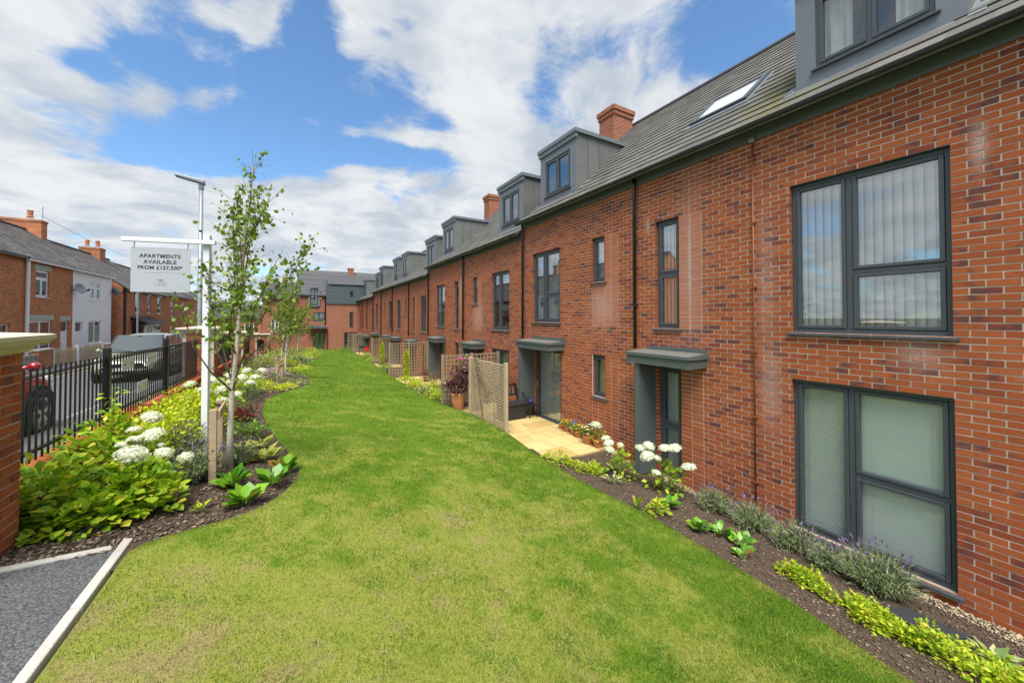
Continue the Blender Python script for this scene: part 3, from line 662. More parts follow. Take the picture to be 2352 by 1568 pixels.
def dormer(root, yc, dz, w=1.7, zt=8.22, near=False):
    x0 = 6.62; y0, y1 = yc - w / 2, yc + w / 2; zb = EZ + dz + SL * (x0 - EX) - .02; zt = zt + dz; xb = EX + (zt - EZ - dz) / SL
    wz0, wz1, w0, w1 = zb + .27, zt - .36, yc - .60, yc + .60
    F = FX(x0, 1); m_ = MB(); wall_sheet(m_, F, y0, y1, zb - .2, zt - .02, [(w0, w1, wz0, wz1)], 0, .1); d_ = m_.build('dormer', LEAD, root)
    for y, s in ((y0, -1), (y1, 1)):
        m_ = MB(); m_.q((x0, y, zb - .2), (xb + .1, y, zt - .02), (x0, y, zt - .02)); ck = m_.build('cheek', CHEEK, d_); x = x0 + .42
        while x < xb - .1:
            zl = EZ + dz + SL * (x - EX); m_ = MB(); m_.box(x, x + .012, *(sorted((y, y + s * .022))), zl, zt - .03); m_.build('standing_seam', CHEEK, d_); x += .42
    for nm, a, b, c in (('roof_cap', .075, zt - .02, zt + .085), ('eaves_board', .045, zt - .155, zt - .022)):
        m_ = MB(); m_.box(x0 - a, (xb + .15) if nm == 'roof_cap' else x0 + .03, y0 - a, y1 + a, b, c); m_.build(nm, LEAD, d_)
    m_ = MB(); m_.q((x0 - .32, y0 - .06, zb - .28), (x0 - .32, y1 + .06, zb - .28), (x0 - .003, y1 + .06, zb + .05), (x0 - .003, y0 - .06, zb + .05)); m_.build('apron_flashing', LEAD, d_)
    for y, s in ((y0, -1), (y1, 1)):
        m_ = MB(); P = [(x0 - .1, EZ + dz + SL * (x0 - .1 - EX) + .045), (xb + .1, zt + .09)]
        m_.q((P[0][0], y + s * .004, P[0][1]), (P[0][0], y + s * .14, P[0][1]), (P[1][0], y + s * .14, P[1][1]), (P[1][0], y + s * .004, P[1][1]))
        m_.build('side_flashing', LEAD, d_)
    window(d_, F, w0, w1, wz0, wz1, 'two', 'sides' if near else random.choice(['curtain', 'half', 'none']), rec=.02, fr=.05, sill=True, room=True, glass=GLASS if near else GLASS_R)

def chimney(root, x0, x1, y0, y1, z0, z1, mat, caps=2):
    m_ = MB(); m_.box(x0, x1, y0, y1, z0, z1 - .3); c = m_.build('chimney', mat, root)
    for k in range(caps): o_ = .035 * (k + 1); m_ = MB(); m_.box(x0 - o_, x1 + o_, y0 - o_, y1 + o_, z1 - .3 + .15 * k, z1 - .15 + .15 * k - .004); m_.build('chimney_course', mat, c)
    return c
# house: name label, y0,y1, dz, windows [(s0,s1,z0,z1,layout,blind,split)], panels, canopies, doors, dormer centre, pipe y
ROW = 'houses of the new brick terrace'
def house(label, y0, y1, dz, wins, panels, can, pipe, dorm, nbrick=0, ntile=0, holes_roof=(), seam=None, near=False):
    base = -0.5
    root = thing('terrace_house', label, 'house', (XW, (y0 + y1) / 2, 0), ROW)
    sn = lambda z: round(z / BH) * BH
    wins = [(w[0], w[1], sn(w[2]), sn(w[3]), *w[4:]) for w in wins]
    holes = [(w[0], w[1], w[2] + dz, w[3] + dz) for w in wins]; zt = 6.0 + dz
    m_ = MB(); rv = MB(); wall_sheet(m_, FW, y0, y1, base, zt, holes, .0035, .12, rv); wl = m_.build('wall', MORTAR, root); tag(rv.build('reveals', BRICK_NEW, wl), kind='stuff')
    lay(bricks_for(FW, y0, y1, base, zt, holes, [(p[0], p[1], p[2] + dz, p[3] + dz, p[4]) for p in panels]), wl, nbrick)
    m_ = MB(); m_.box(7.15, 14.8, y0 + .003, y1 - .003, base, zt); m_.hexa([(x, y, z) for lv in (0, 1) for y in (y0 + .003, y1 - .003) for (x, z) in ([(7.0, zt - .05), (14.8, zt - .05)] if lv == 0 else [(RX - .3, RZ + dz - .35), (RX + .3, RZ + dz - .35)])]); m_.build('rear_wall', BRICK_NEW, root)
    m_ = MB(); m_.box(XW + .003, 7.15, y0 + .003, y0 + .06, base, zt); m_.box(XW + .003, 7.15, y1 - .06, y1 - .003, base, zt); m_.build('party_wall', BRICK_NEW, root)
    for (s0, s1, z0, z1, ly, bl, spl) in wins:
        m_ = MB(); m_.fb(FW, s0, s1, -.001, .11, z1 + dz - .002, z1 + dz + .0055); m_.build('lintel_or_shadow_line', ANTH, root)  # thin dark strip added along each opening's head, standing in for its shadow line
        big = (s1 - s0) > .9
        window(root, FW, s0, s1, z0 + dz, z1 + dz, ly, bl, split=spl, sill=True if z0 > .5 else (near and z0 > .1), single=near, glass=(GLASS_U if z0 > 2.5 else GLASS) if y0 < 16 else GLASS_R, name='window' if z0 > .3 or near else 'glazed_door')
    # roof
    m_ = MB(); m_.hexa([(x, y, z) for lv in (0, 1) for y in (y0, y1) for (x, z) in [(EX, EZ + dz - .03 + .03 * lv), (RX, RZ + dz - .03 + .03 * lv)]]); m_.hexa([(x, y, z) for lv in (0, 1) for y in (y0, y1) for (x, z) in [(15.0, EZ + dz - .03 + .03 * lv), (RX + .002, RZ + dz - .03 + .03 * lv)]])
    rf = m_.build('roof', TILE_D, root); tiles(rf, y0, y1, (EX - .05, EZ + dz - .045), (RX, RZ + dz), TILE, n_single=ntile, holes=holes_roof)
    m_ = MB(); m_.tube([(RX, y0, RZ + dz + .02), (RX, y1, RZ + dz + .02)], .09, 10); m_.build('ridge_tile', TILE_D, rf)
    m_ = MB(); m_.box(XW - .03, XW - .004, y0 + .001, y1 - .001, zt - .11, zt + .10); m_.box(EX - .005, XW - .031, y0 + .001, y1 - .001, zt + .075, zt + .095); m_.build('fascia', FASCIA, root)
    m_ = MB(); K = 7; gx, gz, gr = EX - .045, zt + .05, .072; pts = [(gx + gr * math.cos(math.pi + math.pi * k / K), gz + gr * math.sin(math.pi + math.pi * k / K)) for k in range(K + 1)]
    pin = [(gx + (gr - .006) * math.cos(math.pi + math.pi * k / K), gz + (gr - .006) * math.sin(math.pi + math.pi * k / K)) for k in range(K + 1)]
    for P in (pts, pin):
        for (p, q) in zip(P, P[1:]): m_.q((p[0], y0, p[1]), (p[0], y1, p[1]), (q[0], y1, q[1]), (q[0], y0, q[1]))
    for (p, q) in ((pts[0], pin[0]), (pts[-1], pin[-1])): m_.q((p[0], y0, p[1]), (p[0], y1, p[1]), (q[0], y1, q[1]), (q[0], y0, q[1]))
    for ye_ in (y0 + .002, y1 - .002): m_.q(*[(p[0], ye_, p[1]) for p in pts])
    g_ = m_.build('gutter', BLACKP, root, smooth=True)
    y = y0 + .35
    while y < y1:
        m_ = MB(); m_.tube([(gx + (gr + .004) * math.cos(a), y, gz + (gr + .004) * math.sin(a)) for a in np.linspace(math.pi, 2 * math.pi, 7)], .012, 5); m_.build('gutter_bracket', BLACKP, g_); y += .95
    for (a, b, py, zb) in can: canopy(root, a, b, 2.50 + dz, True, py, zb)
    if pipe: downpipe(root, pipe[0], zt + .02, pipe[1])
    for yc in dorm: dormer(root, yc, dz, near=near)
    return root
U0, U1 = 2.98, 5.0
L1 = 2.24
PAN = .55
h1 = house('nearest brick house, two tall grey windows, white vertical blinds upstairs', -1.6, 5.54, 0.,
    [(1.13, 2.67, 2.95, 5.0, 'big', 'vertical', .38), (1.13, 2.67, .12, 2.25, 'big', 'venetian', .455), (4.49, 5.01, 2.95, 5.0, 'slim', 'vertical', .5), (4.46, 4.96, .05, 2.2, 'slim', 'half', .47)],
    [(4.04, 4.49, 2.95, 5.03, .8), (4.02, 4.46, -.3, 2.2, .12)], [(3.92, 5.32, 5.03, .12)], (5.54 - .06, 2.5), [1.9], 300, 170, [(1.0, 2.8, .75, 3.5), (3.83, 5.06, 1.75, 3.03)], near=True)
m_ = MB(); m_.tube([(XW - .03, 3.16, 5.93), (XW - .03, 3.16, .12)], .014, 8); pp = m_.build('wall_pipe', RUST, h1, smooth=True)
for z in np.arange(.6, 5.8, 1.0): m_ = MB(); m_.box(XW - .05, XW - .003, 3.125, 3.195, z - .012, z + .012); m_.build('pipe_clip', RUST, pp)
m_ = MB(); m_.box(XW - .06, XW - .003, 3.12, 3.2, 5.86, 5.93); m_.build('vent_cowl', GALV, h1)
# rooflight
rl = MB()
def RP(y, v, h):
    L_ = math.hypot(RX - EX, RZ - EZ); tx, tz_ = (RX - EX) / L_, (RZ - EZ) / L_; return (EX + tx * v - tz_ * h, y, EZ + tz_ * v + tx * h)
def rbox(m_, a, b, v0, v1, h0, h1): m_.hexa([RP(y, v, h) for h in (h0, h1) for v in (v0, v1) for y in (a, b)])
v0, v1 = 1.80, 3.0
for a, b, c, e in ((3.85, 3.95, v0, v1), (4.94, 5.04, v0, v1), (3.95, 4.94, v0, v0 + .1), (3.95, 4.94, v1 - .1, v1)): rbox(rl, a, b, c, e, -.02, .09)
ro = rl.build('rooflight', ANTH, h1); m_ = MB(); rbox(m_, 3.95, 4.94, v0 + .1, v1 - .1, .03, .06); m_.build('pane', simple('skylight_glass', (.55, .57, .58), .06, .03, 3., spec=1.), ro)
m_ = MB()
for a, b, c, e in ((3.78, 3.85, v0 - .15, v1 + .08), (5.04, 5.11, v0 - .15, v1 + .08), (3.85, 5.04, v0 - .15, v0)): rbox(m_, a, b, c, e, .02, .042)
m_.build('flashing', LEAD, ro)
chy = []
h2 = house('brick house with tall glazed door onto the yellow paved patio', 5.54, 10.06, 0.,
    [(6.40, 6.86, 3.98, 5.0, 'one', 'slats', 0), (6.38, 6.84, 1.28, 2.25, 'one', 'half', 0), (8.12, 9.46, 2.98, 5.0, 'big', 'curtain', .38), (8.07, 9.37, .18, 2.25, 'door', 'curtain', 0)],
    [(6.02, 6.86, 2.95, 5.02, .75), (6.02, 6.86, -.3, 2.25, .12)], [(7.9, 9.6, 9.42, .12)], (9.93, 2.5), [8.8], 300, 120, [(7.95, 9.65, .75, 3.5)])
chimney(h2, 9.45, 10.35, 9.32, 10.04, 8.9, 10.45, BRICK_NEW)
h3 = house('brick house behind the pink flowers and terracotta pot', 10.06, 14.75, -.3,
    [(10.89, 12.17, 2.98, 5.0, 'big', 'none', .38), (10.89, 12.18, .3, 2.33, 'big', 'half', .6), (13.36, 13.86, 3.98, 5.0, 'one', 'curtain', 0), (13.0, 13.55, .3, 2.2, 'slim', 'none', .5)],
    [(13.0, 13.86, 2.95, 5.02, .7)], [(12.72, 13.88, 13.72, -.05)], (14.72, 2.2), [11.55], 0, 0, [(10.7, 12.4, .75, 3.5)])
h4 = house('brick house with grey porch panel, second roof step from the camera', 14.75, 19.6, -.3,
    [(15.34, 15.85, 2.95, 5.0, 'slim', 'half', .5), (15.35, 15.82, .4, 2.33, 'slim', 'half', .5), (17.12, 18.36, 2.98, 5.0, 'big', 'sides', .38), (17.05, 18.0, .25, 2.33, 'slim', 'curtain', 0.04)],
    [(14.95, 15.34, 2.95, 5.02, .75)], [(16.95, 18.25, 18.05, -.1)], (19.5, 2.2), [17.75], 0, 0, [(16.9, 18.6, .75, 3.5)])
chimney(h4, 9.45, 10.35, 18.85, 19.55, 8.6, 10.1, BRICK_NEW)
D5 = -.675
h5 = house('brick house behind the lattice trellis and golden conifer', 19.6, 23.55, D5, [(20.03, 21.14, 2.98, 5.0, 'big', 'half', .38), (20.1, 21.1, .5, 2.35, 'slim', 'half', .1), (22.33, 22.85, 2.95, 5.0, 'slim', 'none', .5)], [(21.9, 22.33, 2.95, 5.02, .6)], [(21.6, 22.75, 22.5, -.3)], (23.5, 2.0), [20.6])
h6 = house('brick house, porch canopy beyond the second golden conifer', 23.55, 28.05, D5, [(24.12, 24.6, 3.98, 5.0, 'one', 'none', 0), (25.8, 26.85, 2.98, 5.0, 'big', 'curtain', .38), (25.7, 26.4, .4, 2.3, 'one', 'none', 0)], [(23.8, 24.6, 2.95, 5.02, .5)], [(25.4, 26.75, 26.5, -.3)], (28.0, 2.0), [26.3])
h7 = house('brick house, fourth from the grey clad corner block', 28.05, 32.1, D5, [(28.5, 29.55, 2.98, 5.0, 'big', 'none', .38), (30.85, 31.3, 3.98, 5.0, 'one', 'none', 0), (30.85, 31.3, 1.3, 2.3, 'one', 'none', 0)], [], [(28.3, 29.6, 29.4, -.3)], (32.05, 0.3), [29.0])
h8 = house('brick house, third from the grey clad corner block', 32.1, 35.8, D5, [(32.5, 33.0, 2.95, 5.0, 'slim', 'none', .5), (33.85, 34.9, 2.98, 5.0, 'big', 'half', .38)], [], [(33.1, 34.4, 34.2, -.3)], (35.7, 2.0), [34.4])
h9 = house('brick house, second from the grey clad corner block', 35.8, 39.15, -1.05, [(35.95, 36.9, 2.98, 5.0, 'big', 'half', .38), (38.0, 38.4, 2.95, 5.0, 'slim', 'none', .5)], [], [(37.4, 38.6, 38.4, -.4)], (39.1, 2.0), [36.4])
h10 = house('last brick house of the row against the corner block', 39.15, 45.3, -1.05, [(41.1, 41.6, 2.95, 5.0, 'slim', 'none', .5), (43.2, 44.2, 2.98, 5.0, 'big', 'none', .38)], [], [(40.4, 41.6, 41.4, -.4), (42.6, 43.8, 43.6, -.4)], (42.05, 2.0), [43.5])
# ------------------------------------------------------------------ corner block closing the garden
FB = FY(45.0, 1)
cb = thing('corner_block', 'brick block closing the lawn with grey clad box under a wide slate-grey roof', 'building', (3, 45, -.4))
hl = [(5.25, 5.66, 2.0, 3.75), (4.7, 6.1, -.35, 1.5)]; hlL = [(1.75, 2.82, 2.7, 3.7), (1.72, 2.8, -.3, 1.52)]
m_ = MB(); wall_sheet(m_, FB, 2.95, 6.2, -1., 4.62, hl, 0, .12); m_.box(2.95, 6.2, 45.9, 46, -1, 4.62); wl = m_.build('wall', BRICK_NEW, cb)
m_ = MB(); F2 = FY(45.6, 1); wall_sheet(m_, F2, .4, 2.95, -1., 5.5, hlL + [(1.25, 2.33, 4.4, 5.51)], 0, .12); m_.q((.4, 45.6, -1), (.4, 53, -1), (.4, 53, 5.5), (.4, 45.6, 5.5)); m_.q((2.95, 45, -1), (2.95, 45.6, -1), (2.95, 45.6, 4.62), (2.95, 45, 4.62)); m_.build('wall', BRICK_NEW, cb)
for (a, b, c, e), ly in zip(hl, ('slim', 'big')): window(cb, FB, a, b, c, e, ly, 'curtain', split=.5, glass=GLASS_R, sill=False)
for (a, b, c, e), ly in zip(hlL, ('two', 'big')): window(cb, F2, a, b, c, e, ly, 'curtain', split=.4, glass=GLASS_R, sill=False)
m_ = MB(); m_.box(1.25, 1.42, 45.45, 45.75, 4.38, 6.45); m_.box(2.16, 2.33, 45.45, 45.75, 4.38, 6.45); m_.box(1.42, 2.16, 45.45, 47., 6.3, 6.46); m_.box(1.42, 2.16, 45.45, 45.75, 4.3, 4.45); dm = m_.build('dormer', LEAD, cb)
window(dm, FY(45.5), 1.42, 2.16, 4.46, 6.3, 'big', 'none', split=.4, glass=GLASS_R, sill=False)
m_ = MB()
for i in range(11): m_.box(2.93, 6.9, 44.9 - .012 * (i % 2), 46.4, 4.62 + i * .187, 4.62 + (i + 1) * .187 - .006)
cl = m_.build('cladding', simple('grey_cladding', (.085, .108, .115), .5, .08, 3.), cb); window(cl, FY(44.87), 5.22, 5.66, 5.45, 6.15, 'one', 'none', rec=.0, glass=GLASS_R, sill=False, room=False)
m_ = MB(); m_.box(3.2, 6.9, 44.82, 44.95, 6.66, 6.76); m_.build('gutter', BLACKP, cb)
rfc = MB(); rfc.hexa([(x, y, z) for lv in (0, 1) for x in (.2, 12.) for (y, z) in [(45.35, 5.46 + .06 * lv), (49.6, 8.6 + .06 * lv)]]); rfc.hexa([(x, y, z) for lv in (0, 1) for x in (.2, 12.) for (y, z) in [(53.8, 5.46 + .06 * lv), (49.602, 8.6 + .06 * lv)]]); rfo = rfc.build('roof', TILE_D, cb)
m_ = MB(); m_.hexa([(x, y, z) for lv in (0, 1) for x in (3.1, 7.2) for (y, z) in [(44.85, 6.68 + .05 * lv), (48.2, 7.62 + .05 * lv)]]); m_.build('roof_pitch', TILE_D, rfo)
def rows(parent, x0, x1, e, r, mat, gauge=.32):     # far roof: courses only
    n = int(math.hypot(r[0] - e[0], r[1] - e[1]) / gauge)
    m_ = MB()
    for i in range(n):
        t0, t1 = i / n, (i + 1) / n; ya, za = e[0] + (r[0] - e[0]) * t0, e[1] + (r[1] - e[1]) * t0; yb_, zb_ = e[0] + (r[0] - e[0]) * t1, e[1] + (r[1] - e[1]) * t1
        m_.hexa([(x, y, z) for lv in (0, 1) for x in (x0, x1) for (y, z) in [(ya, za + .02 + .045 * lv), (yb_, zb_ + .02 + .01 * lv)]], c=(random.random(), .5, 0, 1))
    tag(m_.build('tiling', mat, parent), kind='stuff')
rows(rfo, .2, 12., (45.35, 5.52), (49.6, 8.66), TILE_D)
chimney(cb, 5.55, 6.15, 48.9, 49.6, 7.9, 9.25, BRICK_NEW, 1)
m_ = MB(); m_.box(1.15, 3.0, 44.75, 45.6, 1.95, 2.12); m_.hexa([(x, y, z) for lv in (0, 1) for x in (1.15, 3.0) for (y, z) in [(44.75, 2.121 + .02 * lv), (45.6, 2.3 + .02 * lv)]]); m_.build('porch_roof', TILE_D, cb)
m_ = MB(); m_.tube([(2.86, 45.5, 5.4), (2.86, 45.5, 2.3)], .05, 8); m_.build('downpipe', BLACKP, cb); m_ = MB(); m_.tube([(2.8, 44.9, 1.95), (3.05, 44.88, 1.8), (3.05, 44.9, -.6)], .05, 8); m_.build('downpipe', BLACKP, cb)
bb = thing('brick_house', 'brick house with chimney seen through the birches left of the corner block', 'house', (-1.3, 49, -.4))
m_ = MB(); hb = [(-2.2, -1.5, 1.6, 2.9), (-.8, -.2, 1.6, 2.9)]; wall_sheet(m_, FY(48.), -3.0, .395, -1, 5.2, hb, 0, .1); m_.q((-3, 48, -1), (-3, 56, -1), (-3, 56, 5.2), (-3, 48, 5.2)); m_.q((-3, 48, 5.2), (-3, 56, 5.2), (-3, 52, 7.2)); m_.build('wall', BRICK_NEW, bb)
for h in hb: window(bb, FY(48.), *h, 'two', 'curtain', mat=UPVC, glass=GLASS_R)
m_ = MB(); m_.hexa([(x, y, z) for lv in (0, 1) for x in (-3.2, .6) for (y, z) in [(47.75, 5.15 + .06 * lv), (52., 7.2 + .06 * lv)]]); m_.hexa([(x, y, z) for lv in (0, 1) for x in (-3.2, .6) for (y, z) in [(56.2, 5.15 + .06 * lv), (52.002, 7.2 + .06 * lv)]]); r_ = m_.build('roof', TILE_D, bb); rows(r_, -3.2, .6, (47.75, 5.2), (52., 7.26), TILE_D)
chimney(bb, -1.3, -.75, 51.6, 52.3, 6.6, 8.1, BRICK_NEW, 1)

# ------------------------------------------------------------------ old terrace over the road
XO = -10.9; FO = FX(XO, -1)
def old_house(name, label, y0, y1, zb, ze, wallmat, wins, doors, ridge=(-14.6, 8.55), gut=UPVC, group='old terraced houses across the road', x=XO):
    Fh = FX(x, -1); root = thing(name, label, 'house', (x, (y0 + y1) / 2, zb), group)
    holes = [w[:4] for w in wins] + [d_[:4] for d_ in doors]
    m_ = MB(); wall_sheet(m_, Fh, y0, y1, zb - .4, ze, holes, 0, .14); m_.build('wall', wallmat, root)
    rx, rz = ridge; back = 2 * rx - x
    m_ = MB()
    for y in (y0 + .002, y1 - .002): m_.q((x, y, zb - .4), (x, y, ze), (rx, y, rz - .05), (back, y, ze), (back, y, zb - .4))
    m_.q((back, y0, zb - .4), (back, y1, zb - .4), (back, y1, ze), (back, y0, ze)); m_.build('side_wall', wallmat if wallmat is not RENDER_W else BRICK_OLD, root)
    for (a, b, c, e, ly, bl, lint) in wins:
        window(root, Fh, a, b, c, e, ly, bl, mat=UPVC, fr=.07, rec=.06, glass=GLASS_R)
        if lint: m_ = MB(); m_.fb(Fh, a - .14, b + .14, -.02, .05, e + .002, e + .26); m_.build('lintel_or_shadow_line', lint, root)
    for (a, b, c, e, lint) in doors:
        m_ = MB(); m_.fb(Fh, a + .06, b - .06, .09, .13, c, e - .55); m_.ring(Fh, a, b, .07, .15, c, e, .06); dr = m_.build('door', UPVC, root)
        m_ = MB(); m_.fb(Fh, a + .06, b - .06, .10, .12, e - .49, e - .06); m_.build('toplight', GLASS_R, dr); m_ = MB(); m_.fb(Fh, a + .14, a + .26, .05, .09, c + 1.0, c + 1.04); m_.build('handle', BLACKP, dr)
        m_ = MB(); m_.fb(Fh, a, b, .16, .2, c, e); m_.build('door_lining', ROOM, dr)
        if lint: m_ = MB(); m_.fb(Fh, a - .12, b + .12, -.02, .05, e + .002, e + .26); m_.build('lintel_or_shadow_line', lint, root)
    m_ = MB(); th = .05
    for xe in (x + .22, back - .22): m_.hexa([(xx, y, z) for lv in (0, 1) for y in (y0, y1) for (xx, z) in [(xe, ze - .13 + th * lv), (rx + (.001 if xe > rx else -.001), rz + th * lv)]])
    r_ = m_.build('roof', SLATE, root); tiles(r_, y0, y1, (x + .25, ze - .11), (rx, rz + .03), SLATE, .27, .24, th=.02)
    m_ = MB(); m_.tube([(rx, y0, rz + .08), (rx, y1, rz + .08)], .1, 8); m_.build('ridge_tile', SLATE, r_)
    if gut: m_ = MB(); m_.box(x + .12, x + .25, y0 + .002, y1 - .002, ze - .2, ze - .08); m_.build('gutter', gut, root)
    return root
o0 = old_house('cottage', 'brick cottage at the frame edge, black gutter, before the white downpipe', 20.5, 26.25, .75, 6.05, BRICK_OLD, [(22.3, 23.4, 4.15, 5.5, 'old', 'curtain', SILLST)], [(24.6, 25.5, .8, 2.85, None)], gut=BLACKP)
o1 = old_house('cottage', 'brick cottage with pale green lintels beside the white rendered house', 26.25, 30.87, .68, 6.0, BRICK_OLD, [(27.35, 28.5, 4.15, 5.48, 'old', 'sides', SILLST), (26.85, 28.8, 1.5, 3.0, 'two', 'sides', SILLST)], [(29.65, 30.5, .7, 2.95, SILLST)])
m_ = MB(); m_.tube([(XO + .1, 26.5, 5.9), (XO + .08, 26.5, .7)], .07, 8); m_.build('downpipe', UPVC, o1)
o2 = old_house('cottage', 'white rendered cottage with satellite dish on its front', 30.87, 36.05, .6, 6.0, RENDER_W, [(32.85, 34.4, 4.25, 5.35, 'old', 'curtain', None), (32.8, 34.55, 1.5, 2.95, 'two', 'sides', None)], [(31.2, 32.1, .62, 2.9, None)])
def pots(parent, x0, x1, y, z, n, mat):
    for i in range(n): m_ = MB(); m_.lathe([(.15, 0), (.17, .05), (.12, .1), (.14, .42), (.15, .45), (.10, .45)], (x0 + (x1 - x0) * (i + .5) / n, y, z), 10); m_.build('chimney_pot', mat, parent)
c_ = chimney(o2, -15.8, -13.9, 35.35, 36.0, 7.6, 9.45, BRICK_OLD, 1); pots(c_, -14.9, -14.1, 35.65, 9.44, 1, TERRA)
m_ = MB(); m_.tube([(-13.95, 35.6, 9.4), (-13.95, 35.6, 10.2)], .02, 5); m_.tube([(-14.3, 35.6, 10.15), (-13.8, 35.6, 10.15)], .015, 5); m_.tube([(-14.1, 35.6, 9.8), (-13.75, 35.6, 9.8)], .015, 5); m_.build('aerial', GALV, c_)
def dish(label, loc, face):
    root = thing('satellite_dish', label, 'dish', loc, 'satellite dishes'); L = Vector(loc); f = Vector(face).normalized(); s_ = f.cross(Vector((0, 0, 1))).normalized(); u_ = s_.cross(f)
    m_ = MB(); n = 16; rings = [(.0, 0), (.14, .01), (.25, .035), (.33, .07)]; c0 = L + f * .25
    for (r0, h0), (r1, h1) in zip(rings, rings[1:]):
        for k in range(n):
            a, b = 2 * math.pi * k / n, 2 * math.pi * (k + 1) / n; P = lambda r, h, t: c0 + s_ * r * math.cos(t) + u_ * r * .9 * math.sin(t) + f * h
            m_.q(P(r0, h0, a), P(r1, h1, a), P(r1, h1, b), P(r0, h0, b))
    m_.build('reflector', simple('dish_grey', (.25, .28, .31), .4), root, smooth=True)
    m_ = MB(); m_.tube([L, c0], .025, 6); m_.tube([c0 - u_ * .3, c0 - u_ * .2 + f * .42], .015, 6); m_.build('bracket', BLACKP, root); m_ = MB(); m_.bar(c0 - u_ * .2 + f * .36, c0 - u_ * .17 + f * .5, .08); m_.build('receiver', BLACKP, root)
dish('grey satellite dish between the brick and the white rendered cottage', (XO, 31.0, 4.7), (.8, -.3, .25)); dish('grey satellite dish at the far corner of the white rendered cottage', (XO, 35.9, 4.85), (.5, .6, .25))
# gable-end terrace beyond
X3 = -10.5; F3 = FX(X3, -1)
o3 = old_house('cottage', 'dark red brick house with black porch bay and three slim windows', 36.6, 46.9, .35, 5.3, BRICK_OLD2, [(39.05, 40.15, 3.45, 5.0, 'slim', 'none', BLACKP), (41.8, 42.5, 3.45, 4.9, 'slim', 'none', BLACKP), (44.4, 45.45, 3.45, 4.9, 'slim', 'none', BLACKP), (44.1, 45.5, 1.05, 2.6, 'old', 'none', BLACKP)], [], ridge=(-14.4, 8.2), gut=BLACKP, x=X3)
m_ = MB(); m_.box(X3 + .01, X3 + .75, 38.5, 42.3, .3, 1.1); m_.box(X3 + .01, X3 + .12, 38.5, 42.3, 1.1, 2.6); bay = m_.build('bay', BLACKP, o3)
m_ = MB(); m_.hexa([(x, y, z) for lv in (0, 1) for y in (38.1, 42.7) for (x, z) in [(X3 + 1.0, 2.6 + .12 * lv), (X3 + .01, 2.95 + .25 * lv)]]); m_.build('bay_roof', BLACKP, bay)
window(bay, FX(X3 + .75, -1), 38.6, 40., .45, 2.55, 'big', 'curtain', mat=UPVC, glass=GLASS_R, rec=.03, room=False, split=.7); window(bay, FX(X3 + .75, -1), 40.1, 42.2, .9, 2.55, 'old', 'curtain', mat=UPVC, glass=GLASS_R, rec=.03, room=False)
m_ = MB(); m_.tube([(X3 + .08, 36.8, 5.1), (X3 + .08, 36.8, .3)], .06, 8); m_.build('downpipe', BLACKP, o3)
c_ = chimney(o3, -15., -13.8, 43.3, 44.3, 7.2, 9.0, BRICK_OLD2, 1); pots(c_, -15., -13.8, 43.8, 8.99, 2, TERRA)
o4 = old_house('cottage', 'red brick house behind the lamp post, white sash windows', 46.9, 55.6, .2, 5.4, BRICK_OLD2, [(48.5, 49.5, 3.2, 4.7, 'slim', 'none', None), (52.8, 54., 3.2, 4.7, 'slim', 'none', None), (48.4, 49.8, .9, 2.3, 'slim', 'none', None)], [], ridge=(-14.4, 8.0), gut=BLACKP, x=X3)
o5 = old_house('cottage', 'farthest red brick house of the old terrace before the gap', 55.6, 66., .1, 5.5, BRICK_OLD, [(57., 58.3, 3.2, 4.7, 'slim', 'none', None), (60.5, 61.8, 3.2, 4.7, 'slim', 'none', None), (57., 58.3, .8, 2.3, 'slim', 'none', None)], [], ridge=(-14.4, 8.1), gut=BLACKP, x=X3)
c_ = chimney(o4, -14.9, -13.9, 54.9, 55.5, 7.2, 9.0, BRICK_OLD2, 1); c_ = chimney(o5, -14.9, -13.9, 65.2, 65.9, 7.2, 9.0, BRICK_OLD2, 1)
# front garden walls
def garden_wall(label, y0, y1, z0, h, mat, cap=KERB, x=-9.72):
    r_ = thing('garden_wall', label, 'wall', (x, y0, z0), 'front garden walls'); m_ = MB(); m_.box(x - .11, x + .11, y0, y1, z0 - .3, z0 + h); m_.build('brick_courses', mat, r_); m_ = MB(); m_.box(x - .14, x + .14, y0 - .03, y1 + .03, z0 + h, z0 + h + .06); m_.build('coping', cap, r_); return r_
bw = thing('breeze_block_wall', 'pierced grey block wall beside the red car', 'wall', (-9.7, 24, .7)); PB = simple('pierced_block', (.36, .33, .27), .9, .2, 6., .3)
for i in range(5):
    for j in range(2):
        y, z = 22.9 + i * .3, .95 + j * .3; m_ = MB(); F_ = FX(-9.62, -1); m_.ring(F_, y + .004, y + .296, 0, .09, z + .004, z + .296, .045); m_.bar((-9.665, y + .05, z + .05), (-9.665, y + .25, z + .25), .05, .08, (1, 0, 0)); m_.bar((-9.663, y + .05, z + .25), (-9.663, y + .25, z + .05), .05, .076, (1, 0, 0)); m_.build('block', PB, bw)
m_ = MB(); m_.box(-9.72, -9.6, 22.9, 24.4, .5, .95); m_.build('plinth', BRICK_OLD, bw)
garden_wall('low dark brick garden pier wall between block wall and picket fence', 24.45, 25.6, .72, .95, BRICK_OLD2)
garden_wall('low brick garden wall in front of the white rendered cottage', 31.4, 33.2, .58, .95, BRICK_OLD); garden_wall('low brick garden wall running past the dark brick gable', 33.4, 37.5, .5, .8, BRICK_OLD2)
pk = thing('picket_fence', 'brown timber picket fence with white posts before the cottage', 'fence', (-9.7, 28, .7))
for y in (25.75, 28.05, 30.9): m_ = MB(); m_.box(-9.77, -9.65, y - .07, y + .07, .5, 1.72); m_.build('post', WHITE, pk)
for z in (1.0, 1.45): m_ = MB(); m_.box(-9.74, -9.705, 25.8, 30.9, z, z + .07); m_.build('rail', TIMBER, pk)
